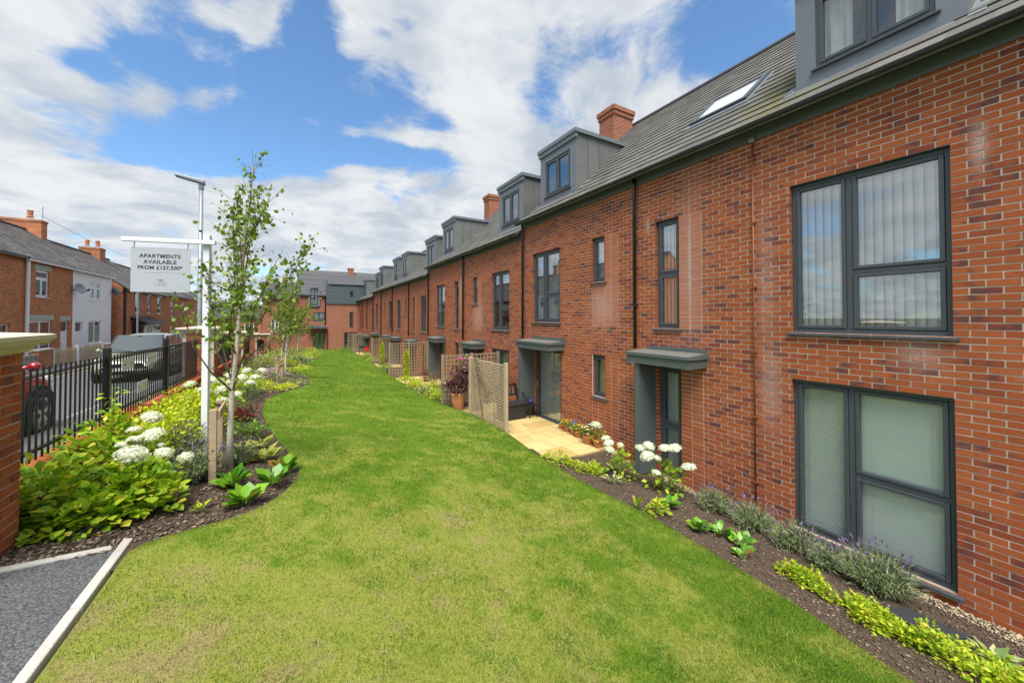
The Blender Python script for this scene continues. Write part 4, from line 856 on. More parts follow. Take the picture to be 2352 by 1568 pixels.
for i in range(34):
    y = 25.95 + i * .147
    if abs(y - 28.05) > .1: m_ = MB(); m_.box(-9.70, -9.68, y - .035, y + .035, .78, 1.62 + .08 * math.sin(i)); m_.build('picket', TIMBER, pk)
m_ = MB(); m_.box(-9.8, -9.6, 25.7, 31., .4, .8); m_.build('plinth', KERB, pk)

# ------------------------------------------------------------------ boundary wall, piers, railings
ZC = [(4, 1.70), (6, 1.68), (13, 1.56), (21, 1.31), (27, .95), (38, .3)]
def boundary_wall(label, y0, y1, single=0):
    r_ = thing('dwarf_wall', label, 'wall', (-2.24, y0, 1.2), 'dwarf walls under the railings')
    n = max(1, round((y1 - y0) / 3.4)); 
    m_ = MB(); cps = MB(); BLs = []
    for i in range(n):
        a, b = y0 + (y1 - y0) * i / n, y0 + (y1 - y0) * (i + 1) / n; zt = round(itp((a + b) / 2, ZC) / BH) * BH - .06
        m_.box(-2.342, -2.138, a, b, zt - 1.2, zt)
        BLs += bricks_for(FX(-2.13, -1), a, b, zt - .55, zt, [], [])
        L = b - a; k = round(L / .1125)
        for j in range(k): p = MB(); y = a + j * L / k; p.box(-2.36, -2.10, y + .004, y + L / k - .004, zt + .002, zt + .07, c=(random.random(), random.random() * .5, .0, 1)); (p.build('coping_brick', BRICK, r_) if b < 14 else None); cps.hexa([v for v in p.v], c=p.c[0]) if b >= 14 else None
    core = m_.build('wall_core', MORTAR, r_); lay(BLs, core, 0)
    if cps.v: tag(cps.build('coping_bricks', BRICK, r_), kind='stuff')
boundary_wall('dwarf brick wall with red coping beside the big hydrangea bush', 4.46, 12.95); boundary_wall('dwarf brick wall between second and third stone-capped piers', 13.65, 19.7); boundary_wall('dwarf brick wall after the third stone-capped pier', 20.4, 26.4); boundary_wall('farthest dwarf brick wall along the birches', 27.1, 38.)
def pier(label, x0, x1, y0, y1, z0, zt, capo=.13, single=0):
    r_ = thing('brick_pier', label, 'pier', ((x0 + x1) / 2, (y0 + y1) / 2, z0), 'stone-capped brick piers'); m_ = MB(); i = .006
    m_.box(x0 + i, x1 - i, y0 + i, y1 - i, z0 - .4, zt); core = m_.build('pier_core', MORTAR, r_); B = []
    zb = math.floor((z0 - .3) / BH) * BH; dp = .07
    for F_, a, b, sh in ((FX(x1, -1), y0, y1, 0.), (FY(y0, 1), x0 + .07, x1 - .07, .1125), (FX(x0, 1), y0, y1, 0.), (FY(y1, -1), x0 + .07, x1 - .07, .1125)):
        B += bricks_for(F_, a, b, zb, zt, [], [], a + sh, dp)
    B = [b for b in B]
    lay(B, core, single)
    m_ = MB(); cx_, cy_ = (x0 + x1) / 2, (y0 + y1) / 2; hw, hd = (x1 - x0) / 2, (y1 - y0) / 2
    prof = [(.02, .0), (.045, .025), (.05, .05), (.10, .062), (capo - .01, .09), (capo, .10), (capo, .13), (capo - .02, .138)]
    lv = [[(cx_ + sx * (hw + o_), cy_ + sy * (hd + o_), zt + .002 + z) for sx, sy in ((-1, -1), (1, -1), (1, 1), (-1, 1))] for o_, z in prof] + [[(cx_ + sx * .05, cy_ + sy * .05, zt + .18) for sx, sy in ((-1, -1), (1, -1), (1, 1), (-1, 1))]]
    for A, Bv in zip(lv, lv[1:]):
        for k in range(4): m_.q(A[k], A[(k + 1) % 4], Bv[(k + 1) % 4], Bv[k])
    m_.q(*lv[-1]); m_.q(*lv[0][::-1]); m_.build('stone_cap', STONE, r_)
pier('large brick gate pier with stone cap at the path edge', -2.50, -1.84, 3.79, 4.465, 1.38, 2.86, single=230)
pier('brick pier with stone cap behind the white sign post', -2.57, -1.9, 12.97, 13.64, 1.2, 2.72, single=200)
pier('brick pier with stone cap, third from the path', -2.57, -1.9, 19.72, 20.39, .95, 2.38)
pier('brick pier with stone cap, fourth from the path', -2.57, -1.9, 26.42, 27.08, .6, 2.05); pier('brick pier with stone cap, farthest along the birches', -2.57, -1.9, 38., 38.67, .1, 1.6)
def railing(label, posts, zb, zt, group='black railings between the piers', step=.11, ends=(0, 0), x=-2.24):
    y0, y1 = posts[0], posts[-1]; r_ = thing('railing', label, 'railing', (x, y0, zb(y0)), group)
    for y in posts[1:-1]: m_ = MB(); m_.box(x - .038, x + .038, y - .038, y + .038, zb(y) - .05, zt(y) + .16); p = m_.build('post', BLACKM, r_, mods=[('BEVEL', {'width': .008, 'segments': 2})]); m_ = MB(); m_.box(x - .042, x + .042, y - .042, y + .042, zt(y) + .161, zt(y) + .175); m_.build('post_cap', BLACKM, p)
    for a, b in zip(posts, posts[1:]):
        for h in (0, 1):
            f = zt if h else (lambda y: zb(y) + .12); m_ = MB(); m_.bar((x, a + .02, f(a)), (x, b - .02, f(b)), .012, .04, (1, 0, 0)); m_.bar((x, a + .02, f(a) + .022), (x, b - .02, f(b) + .022), .04, .008); m_.build('rail', BLACKM, r_)
    n = int((y1 - y0) / step); sh = None
    for i in range(1, n):
        y = y0 + i * step
        if any(abs(y - p) < .06 for p in posts[1:-1]): continue
        if sh is None:
            m_ = MB(); m_.tube([(x, y, zb(y) + .02), (x, y, zt(y) + .1)], .0098, 6); ob = m_.build('bar', BLACKM, r_); sh = (ob.data, y, zb(y))
        else:
            ob = bpy.data.objects.new('bar', sh[0]); link(ob, r_); ob.location = (0, y - sh[1], zb(y) - sh[2])
zbA = lambda y: itp(y, ZC) + .0; ztA = lambda y: itp(y, [(4, 2.54), (13, 2.53), (21, 2.12), (27, 1.8), (38, 1.2)])
railing('black bar railing from the gate pier past the parked cars', [4.465, 7.3, 10.05, 12.97], zbA, ztA); railing('black bar railing between second and third piers', [13.64, 16.7, 19.72], zbA, ztA); railing('black bar railing between third and fourth piers', [20.39, 23.4, 26.42], zbA, ztA); railing('black bar railing past the fourth pier behind the birches', [27.08, 30.7, 34.3, 38.], zbA, ztA)
PLATE = simple('white_plate', (.62, .63, .62), .5, .05, 6.)
for (y, z, lb) in ((7.99, 2.42, 'small white plate tied high on the railing next to the first post'), (9.11, 2.41, 'small white plate tied high on the railing next to the second post'), (8.63, 1.98, 'small white plate tied low on the railing')):
    p = thing('sign_plate', lb, 'plate', (-2.222, y, z - .09), 'white plates tied to the railing'); m_ = MB(); m_.box(-2.224, -2.214, y - .235, y + .235, z - .085, z + .085); m_.build('plate', PLATE, p)
    for s_ in (-.15, .15): m_ = MB(); m_.box(-2.213, -2.208, y + s_ - .025, y + s_ + .025, z - .008, z + .008); m_.build('cable_tie', BLACKP, p)

# ------------------------------------------------------------------ sign post, lamps
sp_ = thing('estate_sign', 'white estate agent sign hanging from a tall white post', 'sign', (-1.19, 7.46, tz(-1.19, 7.46)))
b0 = Vector((-1.19, 7.46, 0)); bd = Vector((-.99, .25, 0)).normalized(); bn = Vector((bd.y, -bd.x, 0)); bn = bn if bn.y < 0 else -bn
m_ = MB(); m_.bar(b0 + Vector((0, 0, 1.0)), b0 + Vector((0, 0, 4.42)), .085, .085, bn); m_.build('post', WHITE, sp_, mods=[('BEVEL', {'width': .006, 'segments': 2})])
m_ = MB(); m_.bar(b0 - bd * .14 + bn * .0755 + Vector((0, 0, 4.29)), b0 + bd * 1.03 + bn * .0755 + Vector((0, 0, 4.29)), .06, .062); m_.build('arm', WHITE, sp_, mods=[('BEVEL', {'width': .006, 'segments': 2})])
BW, BHt = .735, .665; bc = b0 + bd * .555 + bn * .0755 + Vector((0, 0, 3.845))
m_ = MB(); m_.bar(bc - bd * BW / 2, bc + bd * BW / 2, .006, BHt); brd = m_.build('board', simple('board_grey', (.43, .455, .47), .5, .03, 4.), sp_)
for s_ in (-1, 1):
    m_ = MB(); q = bc + bd * s_ * (BW / 2 - .035); m_.tube([q + Vector((0, 0, BHt / 2 - .02)), q + Vector((0, 0, BHt / 2 + .03)), q + Vector((.008, 0, BHt / 2 + .055)), q + Vector((0, 0, BHt / 2 + .085))], .006, 6); m_.build('hook', GALV, sp_)
INK = simple('sign_ink', (.03, .034, .04), .6, .05, 5.)
def text(s_, size, along, up, parent, mat, bold=.0):
    cu = bpy.data.curves.new('lettering', 'FONT'); cu.body = s_; cu.size = size; cu.align_x = 'CENTER'; cu.align_y = 'CENTER'; cu.offset = bold; cu.extrude = .0006; cu.space_character = 1.06
    ob = bpy.data.objects.new('lettering', cu); dg = None; COL.objects.link(ob); bpy.context.view_layer.update()
    me = bpy.data.meshes.new_from_object(ob.evaluated_get(bpy.context.evaluated_depsgraph_get())); COL.objects.unlink(ob); bpy.data.objects.remove(ob)
    X_ = -bd; Mx = Matrix((X_, Vector((0, 0, 1)), bn)).transposed().to_4x4(); Mx.translation = bc + X_ * along + Vector((0, 0, up)) + bn * .0046 - org(parent)
    me.transform(Mx); me.materials.clear(); me.materials.append(mat); o_ = bpy.data.objects.new('lettering', me); link(o_, parent); return o_
text('APARTMENTS', .079, -.01, .205, brd, INK, .0017); text('AVAILABLE', .079, -.01, .118, brd, INK, .0017); text('FROM £127,500*', .074, -.01, .032, brd, INK, .0017)
GREY = simple('sign_grey', (.22, .24, .25), .6, .05, 5.)
def mark(x0, x1, z0, z1, nm='printed_rule'):
    m_ = MB(); X_ = -bd; P = [bc + X_ * x + Vector((0, 0, z)) + bn * .0042 for x, z in ((x0, z0), (x1, z0), (x1, z1), (x0, z1))]; m_.q(*P); m_.build(nm, GREY, brd)
mark(-.24, .26, -.045, -.042); mark(-.062, -.059, -.25, -.12)
for i in range(3): mark(-.03 + i * .021, -.013 + i * .021, -.165, -.138, 'logo_mark'); mark(-.03 + i * .021, -.016 + i * .021, -.158, -.150, 'logo_mark')
for i in range(8): mark(-.04 + i * .0135, -.031 + i * .0135, -.197 - .003 * (i % 2), -.187 + .003 * (i % 3), 'small_print')
for i in range(9): mark(-.04 + i * .0135, -.031 + i * .0135, -.233 - .004 * (i % 3 == 1), -.222 + .003 * (i % 2), 'small_print')
LAMPG = simple('lamp_column_grey', (.27, .30, .32), .45, .1, 4., metal=.4)
lp = thing('street_lamp', 'tall grey street lamp with flat head behind the young birch', 'lamp', (-3.3, 19.3, .9)); lx, ly = -3.3, 19.3
m_ = MB(); m_.tube([(lx, ly, .8), (lx, ly, 2.3), (lx, ly, 2.32), (lx, ly, 2.45), (lx, ly, 8.55)], [.10, .10, .10, .082, .068], 12); m_.build('column', LAMPG, lp, smooth=True)
m_ = MB(); m_.hexa([(x, y, z) for lv in (0, 1) for y in (ly - .15, ly + .15) for (x, z) in [(lx + .12, 8.50 + .14 * lv), (lx - .80, 8.68 + .08 * lv)]]); hd = m_.build('lamp_head', LAMPG, lp, mods=[('BEVEL', {'width': .02, 'segments': 2})])
m_ = MB(); m_.lathe([(.03, 0), (.04, .03), (.03, .07), (0, .08)], (lx - .1, ly, 8.62), 10); m_.build('photocell', TERRA, hd)
m_ = MB(); m_.tube([(lx, ly, 8.3), (lx, ly, 8.53)], .09, 10); m_.build('spigot', LAMPG, lp)
l2 = thing('lamp_post', 'slim pale lamp post on the far pavement before the porch bay', 'lamp', (-9.0, 33.9, .6)); m_ = MB(); m_.tube([(-9, 33.9, .5), (-9, 33.9, 1.6), (-9, 33.9, 1.7), (-9, 33.9, 5.9)], [.085, .085, .055, .045], 10); m_.build('column', LAMPG, l2); m_ = MB(); m_.box(-9.12, -8.7, 33.75, 34.05, 5.9, 5.99); m_.build('lamp_head', PLATE, l2)
m_ = MB(); P0, P1 = Vector((-8, 14., 6.1)), Vector((-14.0, 35.7, 9.3)); m_.tube([P0.lerp(P1, t) - Vector((0, 0, 1.2 * t * (1 - t))) for t in np.linspace(0, 1, 14)], .012, 5); tag(m_.build('overhead_wire', BLACKP), 'thin overhead telephone wire crossing above the old roofs', 'wire')
m_ = MB(); P0, P1 = Vector((-14.0, 35.6, 9.6)), Vector((-13.2, 62, 9.)); m_.tube([P0.lerp(P1, t) - Vector((0, 0, 2. * t * (1 - t))) for t in np.linspace(0, 1, 14)], .012, 5); tag(m_.build('overhead_wire', BLACKP), 'thin wire sagging from the aerial chimney along the roofs', 'wire')
# ------------------------------------------------------------------ cars
def paint(name, c): 
    m = simple(name, c, .35, .04, 3., metal=.25, coat=.8); return m
CARGLASS = simple('car_glass', (.07, .085, .09), .06, .05, 3., spec=.9)
LENS = simple('headlamp', (.55, .57, .6), .1, .1, 20., spec=.9); TAILR = simple('tail_lamp', (.4, .02, .02), .2); CHROME = simple('chrome', (.6, .6, .62), .15, .05, 5., metal=1.)
PLW = simple('number_plate_white', (.7, .7, .68), .5)
def car(label, x, y, face, L, Wd, H, col, hood=.98, kind='suv', wr=.35, group='cars parked along the street'):
    """front of the car points along face*(+y); origin on the road under its middle"""
    z0 = street(y) - .02; root = thing('parked_car', label, 'car', (x, y, z0), group); hw = Wd / 2; c = paint('paint_' + label.split()[0], col)
    def Wp(l, w, z): return (x + w, y + face * l, z0 + z)          # l forward, w across
    B = .27
    st = [(-L / 2, .80, .55, hood * .92), (-L / 2 + .08, .93, .32, hood + .02), (-L / 2 + .5, .99, B, hood + .06), (-L * .2, 1., B, hood + .05), (L * .05, 1., B, hood + .02), (L * .20, 1., B, hood), (L * .33, .99, B, hood - .04), (L / 2 - .35, .96, B, hood - .12), (L / 2 - .1, .86, .32, hood - .24), (L / 2, .70, .45, hood - .42)]
    V = []; F = []
    for (l, k, zb, zt) in st:
        w = hw * k; sec = [(-w * .85, zb), (-w, zb + .12), (-w * 1.0, zb + (zt - zb) * .55), (-w * .97, zt - .08), (-w * .86, zt), (-w * .4, zt + .035), (0, zt + .045), (w * .4, zt + .035), (w * .86, zt), (w * .97, zt - .08), (w, zb + (zt - zb) * .55), (w, zb + .12), (w * .85, zb)]
        V += [Wp(l, a, b) for a, b in sec]
    n = 13
    m_ = MB(); m_.v = V
    for i in range(len(st) - 1):
        for j in range(n): f = (i * n + j, i * n + (j + 1) % n, (i + 1) * n + (j + 1) % n, (i + 1) * n + j); m_.f.append(f if face > 0 else f[::-1]); m_.c.append(None)
    m_.f.append(tuple(range(n))); m_.c.append(None); e = (len(st) - 1) * n; m_.f.append(tuple(range(e, e + n))); m_.c.append(None)
    body = m_.build('body', c, root, smooth=True, mods=[('SUBSURF', {'levels': 2, 'render_levels': 2})])
    # greenhouse
    hb = hood + .0; g = [(-L / 2 + .12, hb + .02, .80, 0), (-L / 2 + .42, H - .10, .70, 1), (-L * .22, H, .68, 1), (L * .04, H - .005, .68, 1), (L * .13, H - .05, .69, 1), (L * .305, hb - .02, .84, 0)]
    m_ = MB(); sec_n = 7
    for (l, zt, k, top) in g:
        wb = hw * .90; wt = hw * k
        m_.v += [Wp(l, a, b) for a, b in ((-wb, hb - .06), (-(wb + wt) / 2 - .01, (hb + zt) / 2), (-wt, zt - .03), (0, zt + .02 * top), (wt, zt - .03), ((wb + wt) / 2 + .01, (hb + zt) / 2), (wb, hb - .06))]
    for i in range(len(g) - 1):
        for j in range(sec_n - 1): f = (i * sec_n + j, i * sec_n + j + 1, (i + 1) * sec_n + j + 1, (i + 1) * sec_n + j); m_.f.append(f if face > 0 else f[::-1]); m_.c.append(None)
    m_.build('cabin', c, root, smooth=True, mods=[('SUBSURF', {'levels': 1, 'render_levels': 2})])
    # glass: windscreen, rear, sides
    l0, l1 = L * .297, L * .142; wz0, wz1 = hb + .035, H - .075; o_ = .014
    m_ = MB(); N = 6
    def ws(t, s): k = .80 - .12 * t; return Wp(l0 + (l1 - l0) * t + .02 - .05 * s * s, hw * k * s, wz0 + (wz1 - wz0) * t + .022)
    for i in range(N):
        for j in range(N): m_.q(ws(i / N, -1 + 2 * j / N), ws(i / N, -1 + 2 * (j + 1) / N), ws((i + 1) / N, -1 + 2 * (j + 1) / N), ws((i + 1) / N, -1 + 2 * j / N))
    m_.build('windscreen', CARGLASS, root, smooth=True)
    for s in (-1, 1): m_ = MB(); m_.bar(ws(.02, s * .1), ws(.12, s * .75), .02, .02); m_.build('wiper', BLACKP, root)
    m_ = MB(); m_.bar(ws(.9, -.08), ws(.9, .08), .05, .04); m_.build('rear_view_mirror', BLACKP, root)
    for s in (-1, 1): m_ = MB(); m_.bar(ws(.0, s * 1.03), ws(1., s * 1.03), .05, .03); m_.build('windscreen_pillar', BLACKP, root)
    m_ = MB(); lr0, lr1 = -L / 2 + .12, -L / 2 + .40; m_.q(Wp(lr0 - .02, -hw * .68, hb + .12), Wp(lr0 - .02, hw * .68, hb + .12), Wp(lr1 - .03, hw * .58, H - .15), Wp(lr1 - .03, -hw * .58, H - .15)); m_.build('rear_window', CARGLASS, root)
    for s in (-1, 1):
        for (a, b, c0, c1) in ((L * .225, .005 * L, L * .115, .005 * L), (-.01 * L, -.21 * L, -.01 * L, -.20 * L), (-.225 * L, -.36 * L, -.215 * L, -.315 * L)):
            m_ = MB(); zb_, zt_ = hb + .03, H - .11
            def sd(l, z): t = (z - (hb - .06)) / (H - .03 - hb + .06); return Wp(l, s * (hw * .90 + (hw * .685 - hw * .90) * t + .026 + .028 * math.sin(math.pi * min(1, max(0, t)))), z)
            zm = (zb_ + zt_) / 2; m_.q(sd(a, zb_), sd(b, zb_), sd((b + c1) / 2, zm), sd((a + c0) / 2, zm)); m_.q(sd((a + c0) / 2, zm), sd((b + c1) / 2, zm), sd(c1, zt_), sd(c0, zt_)); m_.build('side_window', CARGLASS, root)
        m_ = MB(); m_.lathe([(0, -.06), (.05, -.055), (.07, -.02), (.07, .02), (.04, .05), (0, .055)], Wp(L * .215, s * (hw + .10), hb + .10), 10, 'Y'); m_.bar(Wp(L * .215, s * (hw * .9), hb + .06), Wp(L * .215, s * (hw + .05), hb + .1), .05); m_.build('mirror', c, root, smooth=True)
        for l in (L * .31, -L * .30):
            ctr = Wp(l, s * (hw - .06), wr)
            m_ = MB(); R1 = wr + .075; m_.lathe([(.0, s * .072), (R1, s * .074), (R1 + .015, s * .05), (R1, -s * .1)], ctr, 28, 'X'); m_.build('wheel_arch', RUBBER, root)
            m_ = MB(); m_.lathe([(wr * .66, s * .085), (wr * .72, s * .098), (wr * .92, s * .10), (wr, s * .075), (wr, -s * .13)], ctr, 32, 'X'); wh = m_.build('wheel', RUBBER, root, smooth=True)
            m_ = MB(); m_.lathe([(wr * .60, s * .080), (wr * .66, s * .09), (wr * .70, s * .088), (wr * .70, s * .05)], ctr, 32, 'X'); m_.lathe([(0, s * .088), (wr * .16, s * .086), (wr * .17, s * .06)], ctr, 16, 'X')
            for q in range(5):
                for dq in (-.16, .16):
                    a = q * 2 * math.pi / 5 + .3; p1 = Vector(ctr) + Vector((s * .082, math.cos(a) * wr * .12, math.sin(a) * wr * .12)); p2 = Vector(ctr) + Vector((s * .084, math.cos(a + dq) * wr * .64, math.sin(a + dq) * wr * .64)); m_.bar(p1, p2, .034, .02, (1, 0, 0))
            m_.build('rim', ALLOY, wh); m_ = MB(); m_.lathe([(0, s * .076), (wr * .68, s * .077)], ctr, 24, 'X'); m_.build('wheel_well', BLACKP, wh)
        m_ = MB(); m_.bar(Wp(L / 2 - .30, s * hw * .90, hood - .20), Wp(L / 2 - .04, s * hw * .56, hood - .27), .10, .13); m_.build('headlight', LENS, root, mods=[('BEVEL', {'width': .03, 'segments': 3})])
        m_ = MB(); m_.bar(Wp(-L / 2 + .22, s * hw * .93, hood - .10), Wp(-L / 2 + .02, s * hw * .70, hood - .10), .10, .2); m_.build('tail_light', TAILR, root, mods=[('BEVEL', {'width': .03, 'segments': 3})])
        m_ = MB(); m_.bar(Wp(L / 2 - .20, s * hw * .80, .47), Wp(L / 2 - .02, s * hw * .52, .45), .08, .1); m_.build('fog_lamp', BLACKP, root)
        m_ = MB(); m_.bar(Wp(L * .2, s * hw * 1.0, .33), Wp(-L * .2, s * hw * 1.0, .33), .035, .12); m_.build('sill_trim', BLACKP, root)
    m_ = MB(); m_.bar(Wp(L / 2 - .0, -hw * .5, hood - .36), Wp(L / 2 - .0, hw * .5, hood - .36), .07, .11); m_.build('grille', BLACKP, root); m_ = MB(); m_.bar(Wp(L / 2 - .02, -hw * .52, .40), Wp(L / 2 - .02, hw * .52, .40), .1, .13); m_.build('bumper_intake', BLACKP, root)
    m_ = MB(); m_.bar(Wp(L / 2 + .03, -.26, .52), Wp(L / 2 + .03, .26, .52), .012, .11); m_.build('number_plate', PLW, root)
    m_ = MB(); m_.bar(Wp(L / 2 + .02, -hw * .5, hood - .29), Wp(L / 2 + .02, hw * .5, hood - .29), .02, .018); m_.build('grille_bar', CHROME, root)
    return root
car('red suv parked behind the gate pier with black alloy wheel', -4.62, 8.05, 1, 4.4, 1.88, 1.74, (.36, .012, .022), 1.10, wr=.385)
car('grey hatchback facing the camera behind the railing', -5.0, 19.8, -1, 4.3, 1.82, 1.68, (.30, .29, .22), 1.0, wr=.35)
car('olive dark estate parked behind the grey hatchback', -5.0, 25.6, -1, 4.5, 1.84, 1.68, (.10, .105, .06), 1.03, wr=.34)
car('blue car parked far down the street beyond the estate', -5.0, 31.6, -1, 4.2, 1.78, 1.62, (.03, .07, .22), .98, wr=.32)
# ------------------------------------------------------------------ patio, screens, pots
def slab_patio(label, x0, x1, y0, y1, z, single=True):
    r_ = thing('patio', label, 'patio', (x0, y0, z), 'paved patios'); tag(r_, kind='structure'); del r_['category']
    m_ = MB(); m_.box(x0, x1, y0, y1, z - .45, z - .035); m_.build('bedding', SLABE, r_)
    y = y0; row = 0; whole = MB()
    while y < y1 - .05:
        d_ = random.choice([.45, .6]); d_ = min(d_, y1 - y); x = x0
        while x < x1 - .05:
            w = random.choice([.3, .45, .6]); w = min(w, x1 - x)
            if x1 - (x + w) < .15: w = x1 - x
            m_ = MB() if single else whole; dz_ = random.uniform(-.003, .003); m_.box(x + .006, x + w - .006, y + .006, y + d_ - .006, z - .034, z + dz_, c=(random.random(), random.random(), 0, 1))
            if single: m_.build('paving_slab', SLABM, r_)
            x += w
        y += d_
    if not single: tag(whole.build('paving_slabs', SLABM, r_), kind='stuff')
    return r_
slab_patio('yellow stone slabs outside the tall glazed door', 4.45, 6.19, 6.15, 11.4, .25)
slab_patio('wedge of yellow slabs under the tall terracotta planter', 4.12, 4.445, 10.15, 11.4, .25)
slab_patio('pale slab patio between the lattice trellis and the porch panel', 4.2, 6.19, 16.6, 19.35, .10, False); slab_patio('pale slab patio beside the second golden conifer', 4.6, 6.19, 24.8, 27.2, -.05, False); slab_patio('far pale slab patio by the barbecue', 5.0, 6.19, 36., 39.4, -.28, False)
m_ = MB(); m_.bar((4.44, 10.12, .20), (4.10, 11.42, .22), .045, .2); tag(m_.build('timber_edging', TIMBER_O), 'short timber edging board below the tall terracotta pot', 'board')
def trellis(label, p0, p1, z0, h, mesh=.15, group='lattice trellis screens', posts=2, mat=None):
    mat = mat or TRELL; p0, p1 = Vector((*p0, 0)), Vector((*p1, 0)); t = (p1 - p0).normalized(); L = (p1 - p0).length; r_ = thing('trellis', label, 'trellis', (p0.x, p0.y, z0), group); nrm = Vector((-t.y, t.x, 0))
    for i in range(posts):
        q = p0 + t * (L * i / (posts - 1)); m_ = MB(); m_.bar(q + Vector((0, 0, z0 - .3)), q + Vector((0, 0, z0 + h + .04)), .075, .075, nrm); m_.build('post', mat, r_)
    n = int(L / mesh); 
    for i in range(1, n): q = p0 + t * (L * i / n); m_ = MB(); m_.bar(q + Vector((0, 0, z0 + .04)), q + Vector((0, 0, z0 + h)), .034, .014, nrm); m_.build('lath', mat, r_)
    k = int((h - .04) / mesh)
    for j in range(k + 1): zz_ = z0 + .04 + (h - .06) * j / k; w = .044 if j in (0, k) else .034; m_ = MB(); a, b = p0 + nrm * .0145 + Vector((0, 0, zz_)), p1 + nrm * .0145 + Vector((0, 0, zz_)); m_.bar(a, b, .014, w); m_.build('lath', mat, r_)
    return r_
sl = thing('slatted_screen', 'timber screen of close horizontal slats beside the yellow patio', 'screen', (4.44, 9, .3))
for y, zt in ((7.97, 2.03), (10.08, 1.99)): m_ = MB(); m_.box(4.395, 4.485, y - .045, y + .045, .1, zt); m_.build('post', TIMBER, sl, mods=[('BEVEL', {'width': .006, 'segments': 2})])
for y in (8.66, 9.37): m_ = MB(); m_.box(4.47, 4.50, y - .022, y + .022, .34, 1.94); m_.build('batten', TIMBER, sl)
for i in range(25): z = .36 + i * .0655; m_ = MB(); m_.hexa([(x, y, zz_) for lv in (0, 1) for y in (8.016, 10.034) for (x, zz_) in [(4.440, z - .003 + .030 * lv), (4.464, z + .003 + .030 * lv)]]); m_.build('slat', TIMBER, sl)
trellis('lattice trellis behind the terracotta pot and pink flowers', (4.08, 11.45), (6.12, 11.55), .3, 1.62, .13, posts=3)
trellis('lattice trellis beside the first golden conifer', (4.13, 19.43), (6.12, 19.55), .12, 1.72, .14, posts=3); trellis('lattice trellis beside the second golden conifer', (4.66, 27.4), (6.12, 27.5), -.05, 1.75, .15, posts=2)
trellis('lattice trellis by the barbecue near the corner block', (5.0, 39.5), (6.12, 39.6), -.3, 1.8, .15); trellis('farthest lattice trellis under the corner block window', (4.9, 43.), (6.1, 43.1), -.35, 1.8, .15)
# storage bench, table, mug
DARKW = simple('dark_bench', (.022, .022, .024), .5, .2, 9.)
bn_ = thing('storage_bench', 'black storage bench with slatted back on the patio', 'bench', (5.5, 9.6, .22)); X0, X1, Y0, Y1, Zp = 5.05, 5.78, 9.15, 9.62, .252
m_ = MB(); m_.box(X0, X1, Y0, Y1, Zp, Zp + .40); m_.build('box', DARKW, bn_, mods=[('BEVEL', {'width': .01, 'segments': 2})]); m_ = MB(); m_.box(X0 - .02, X1 + .02, Y0 - .03, Y1, Zp + .403, Zp + .44); m_.build('seat', DARKW, bn_, mods=[('BEVEL', {'width': .012, 'segments': 2})])
for x in (X0 + .02, X1 - .02): m_ = MB(); m_.bar((x, Y1 - .02, Zp + .4), (x, Y1 + .12, Zp + .92), .05); m_.build('back_post', DARKW, bn_)
for z, h in ((.88, .07), (.60, .05)): m_ = MB(); m_.bar((X0, Y1 + .11 * (z - .4) / .5, Zp + z), (X1, Y1 + .11 * (z - .4) / .5, Zp + z), .03, h); m_.build('back_rail', DARKW, bn_)
for i in range(6): x = X0 + .08 + i * (X1 - X0 - .16) / 5; m_ = MB(); m_.bar((x, Y1 + .04, Zp + .6), (x, Y1 + .1, Zp + .87), .045, .012, (0, 1, 0)); m_.build('back_slat', DARKW, bn_)
for s in (X0 - .03, X1 + .03): m_ = MB(); m_.tube([(s, Y1 + .06, Zp + .72), (s, Y1 - .2, Zp + .70), (s, Y0 + .05, Zp + .62), (s, Y0, Zp + .42)], .022, 8); m_.build('arm', DARKW, bn_)
tb = thing('side_table', 'small dark slatted side table by the grey porch panel', 'table', (5.95, 9.3, .22))
m_ = MB(); m_.box(5.82, 6.14, 9.06, 9.36, .60, .625); m_.build('top', DARKW, tb)
for x, y in ((5.85, 9.09), (6.11, 9.09), (5.85, 9.33), (6.11, 9.33)): m_ = MB(); m_.bar((x, y, .252), (x, y, .6), .025); m_.build('leg', DARKW, tb)
m_ = MB(); m_.lathe([(0, 0), (.04, 0), (.055, .04), (.06, .13), (.052, .13), (.045, .02)], (5.95, 9.2, .626), 16); mg = m_.build('mug', simple('blue_glaze', (.02, .03, .20), .2), None, smooth=True); tag(mg, 'cobalt blue pot standing on the small dark table', 'pot')
# hardware on the patio door of the second house
dh = [c for c in h2.children if c.name.startswith('glazed_door')]
if dh:
    m_ = MB(); m_.box(XW + .02, XW + .055, 9.25, 9.28, 1.05, 1.30); m_.tube([(XW + .035, 9.265, 1.2), (XW - .01, 9.265, 1.2), (XW - .012, 9.14, 1.2)], .011, 6); m_.build('handle', GALV, dh[0])

# ------------------------------------------------------------------ foliage tools
LT = {   # leaf shapes: verts (across, along, up), quads
 'pt': (np.array([(0, 0, 0), (.30, .42, .05), (0, 1, -.10), (-.30, .42, .05), (0, .5, -.02)]), [(0, 1, 2, 4), (0, 4, 2, 3)]),
 'long': (np.array([(0, 0, 0), (.13, .4, .03), (0, 1, -.22), (-.13, .4, .03), (0, .5, .0)]), [(0, 1, 2, 4), (0, 4, 2, 3)]),
 'rd': (np.array([(0, 0, 0), (.34, .25, .07), (.44, .6, .06), (0, 1, -.06), (-.44, .6, .06), (-.34, .25, .07), (0, .28, -.03), (0, .65, -.03)]), [(0, 1, 2, 7), (7, 2, 3, 4), (0, 7, 4, 5), (0, 6, 7, 7)]),
}
LT['rd'] = (LT['rd'][0][:6].tolist() + [(0, .55, -.04)], [(0, 1, 2, 6), (6, 2, 3, 4), (0, 6, 4, 5)]); LT['rd'] = (np.array(LT['rd'][0]), LT['rd'][1])
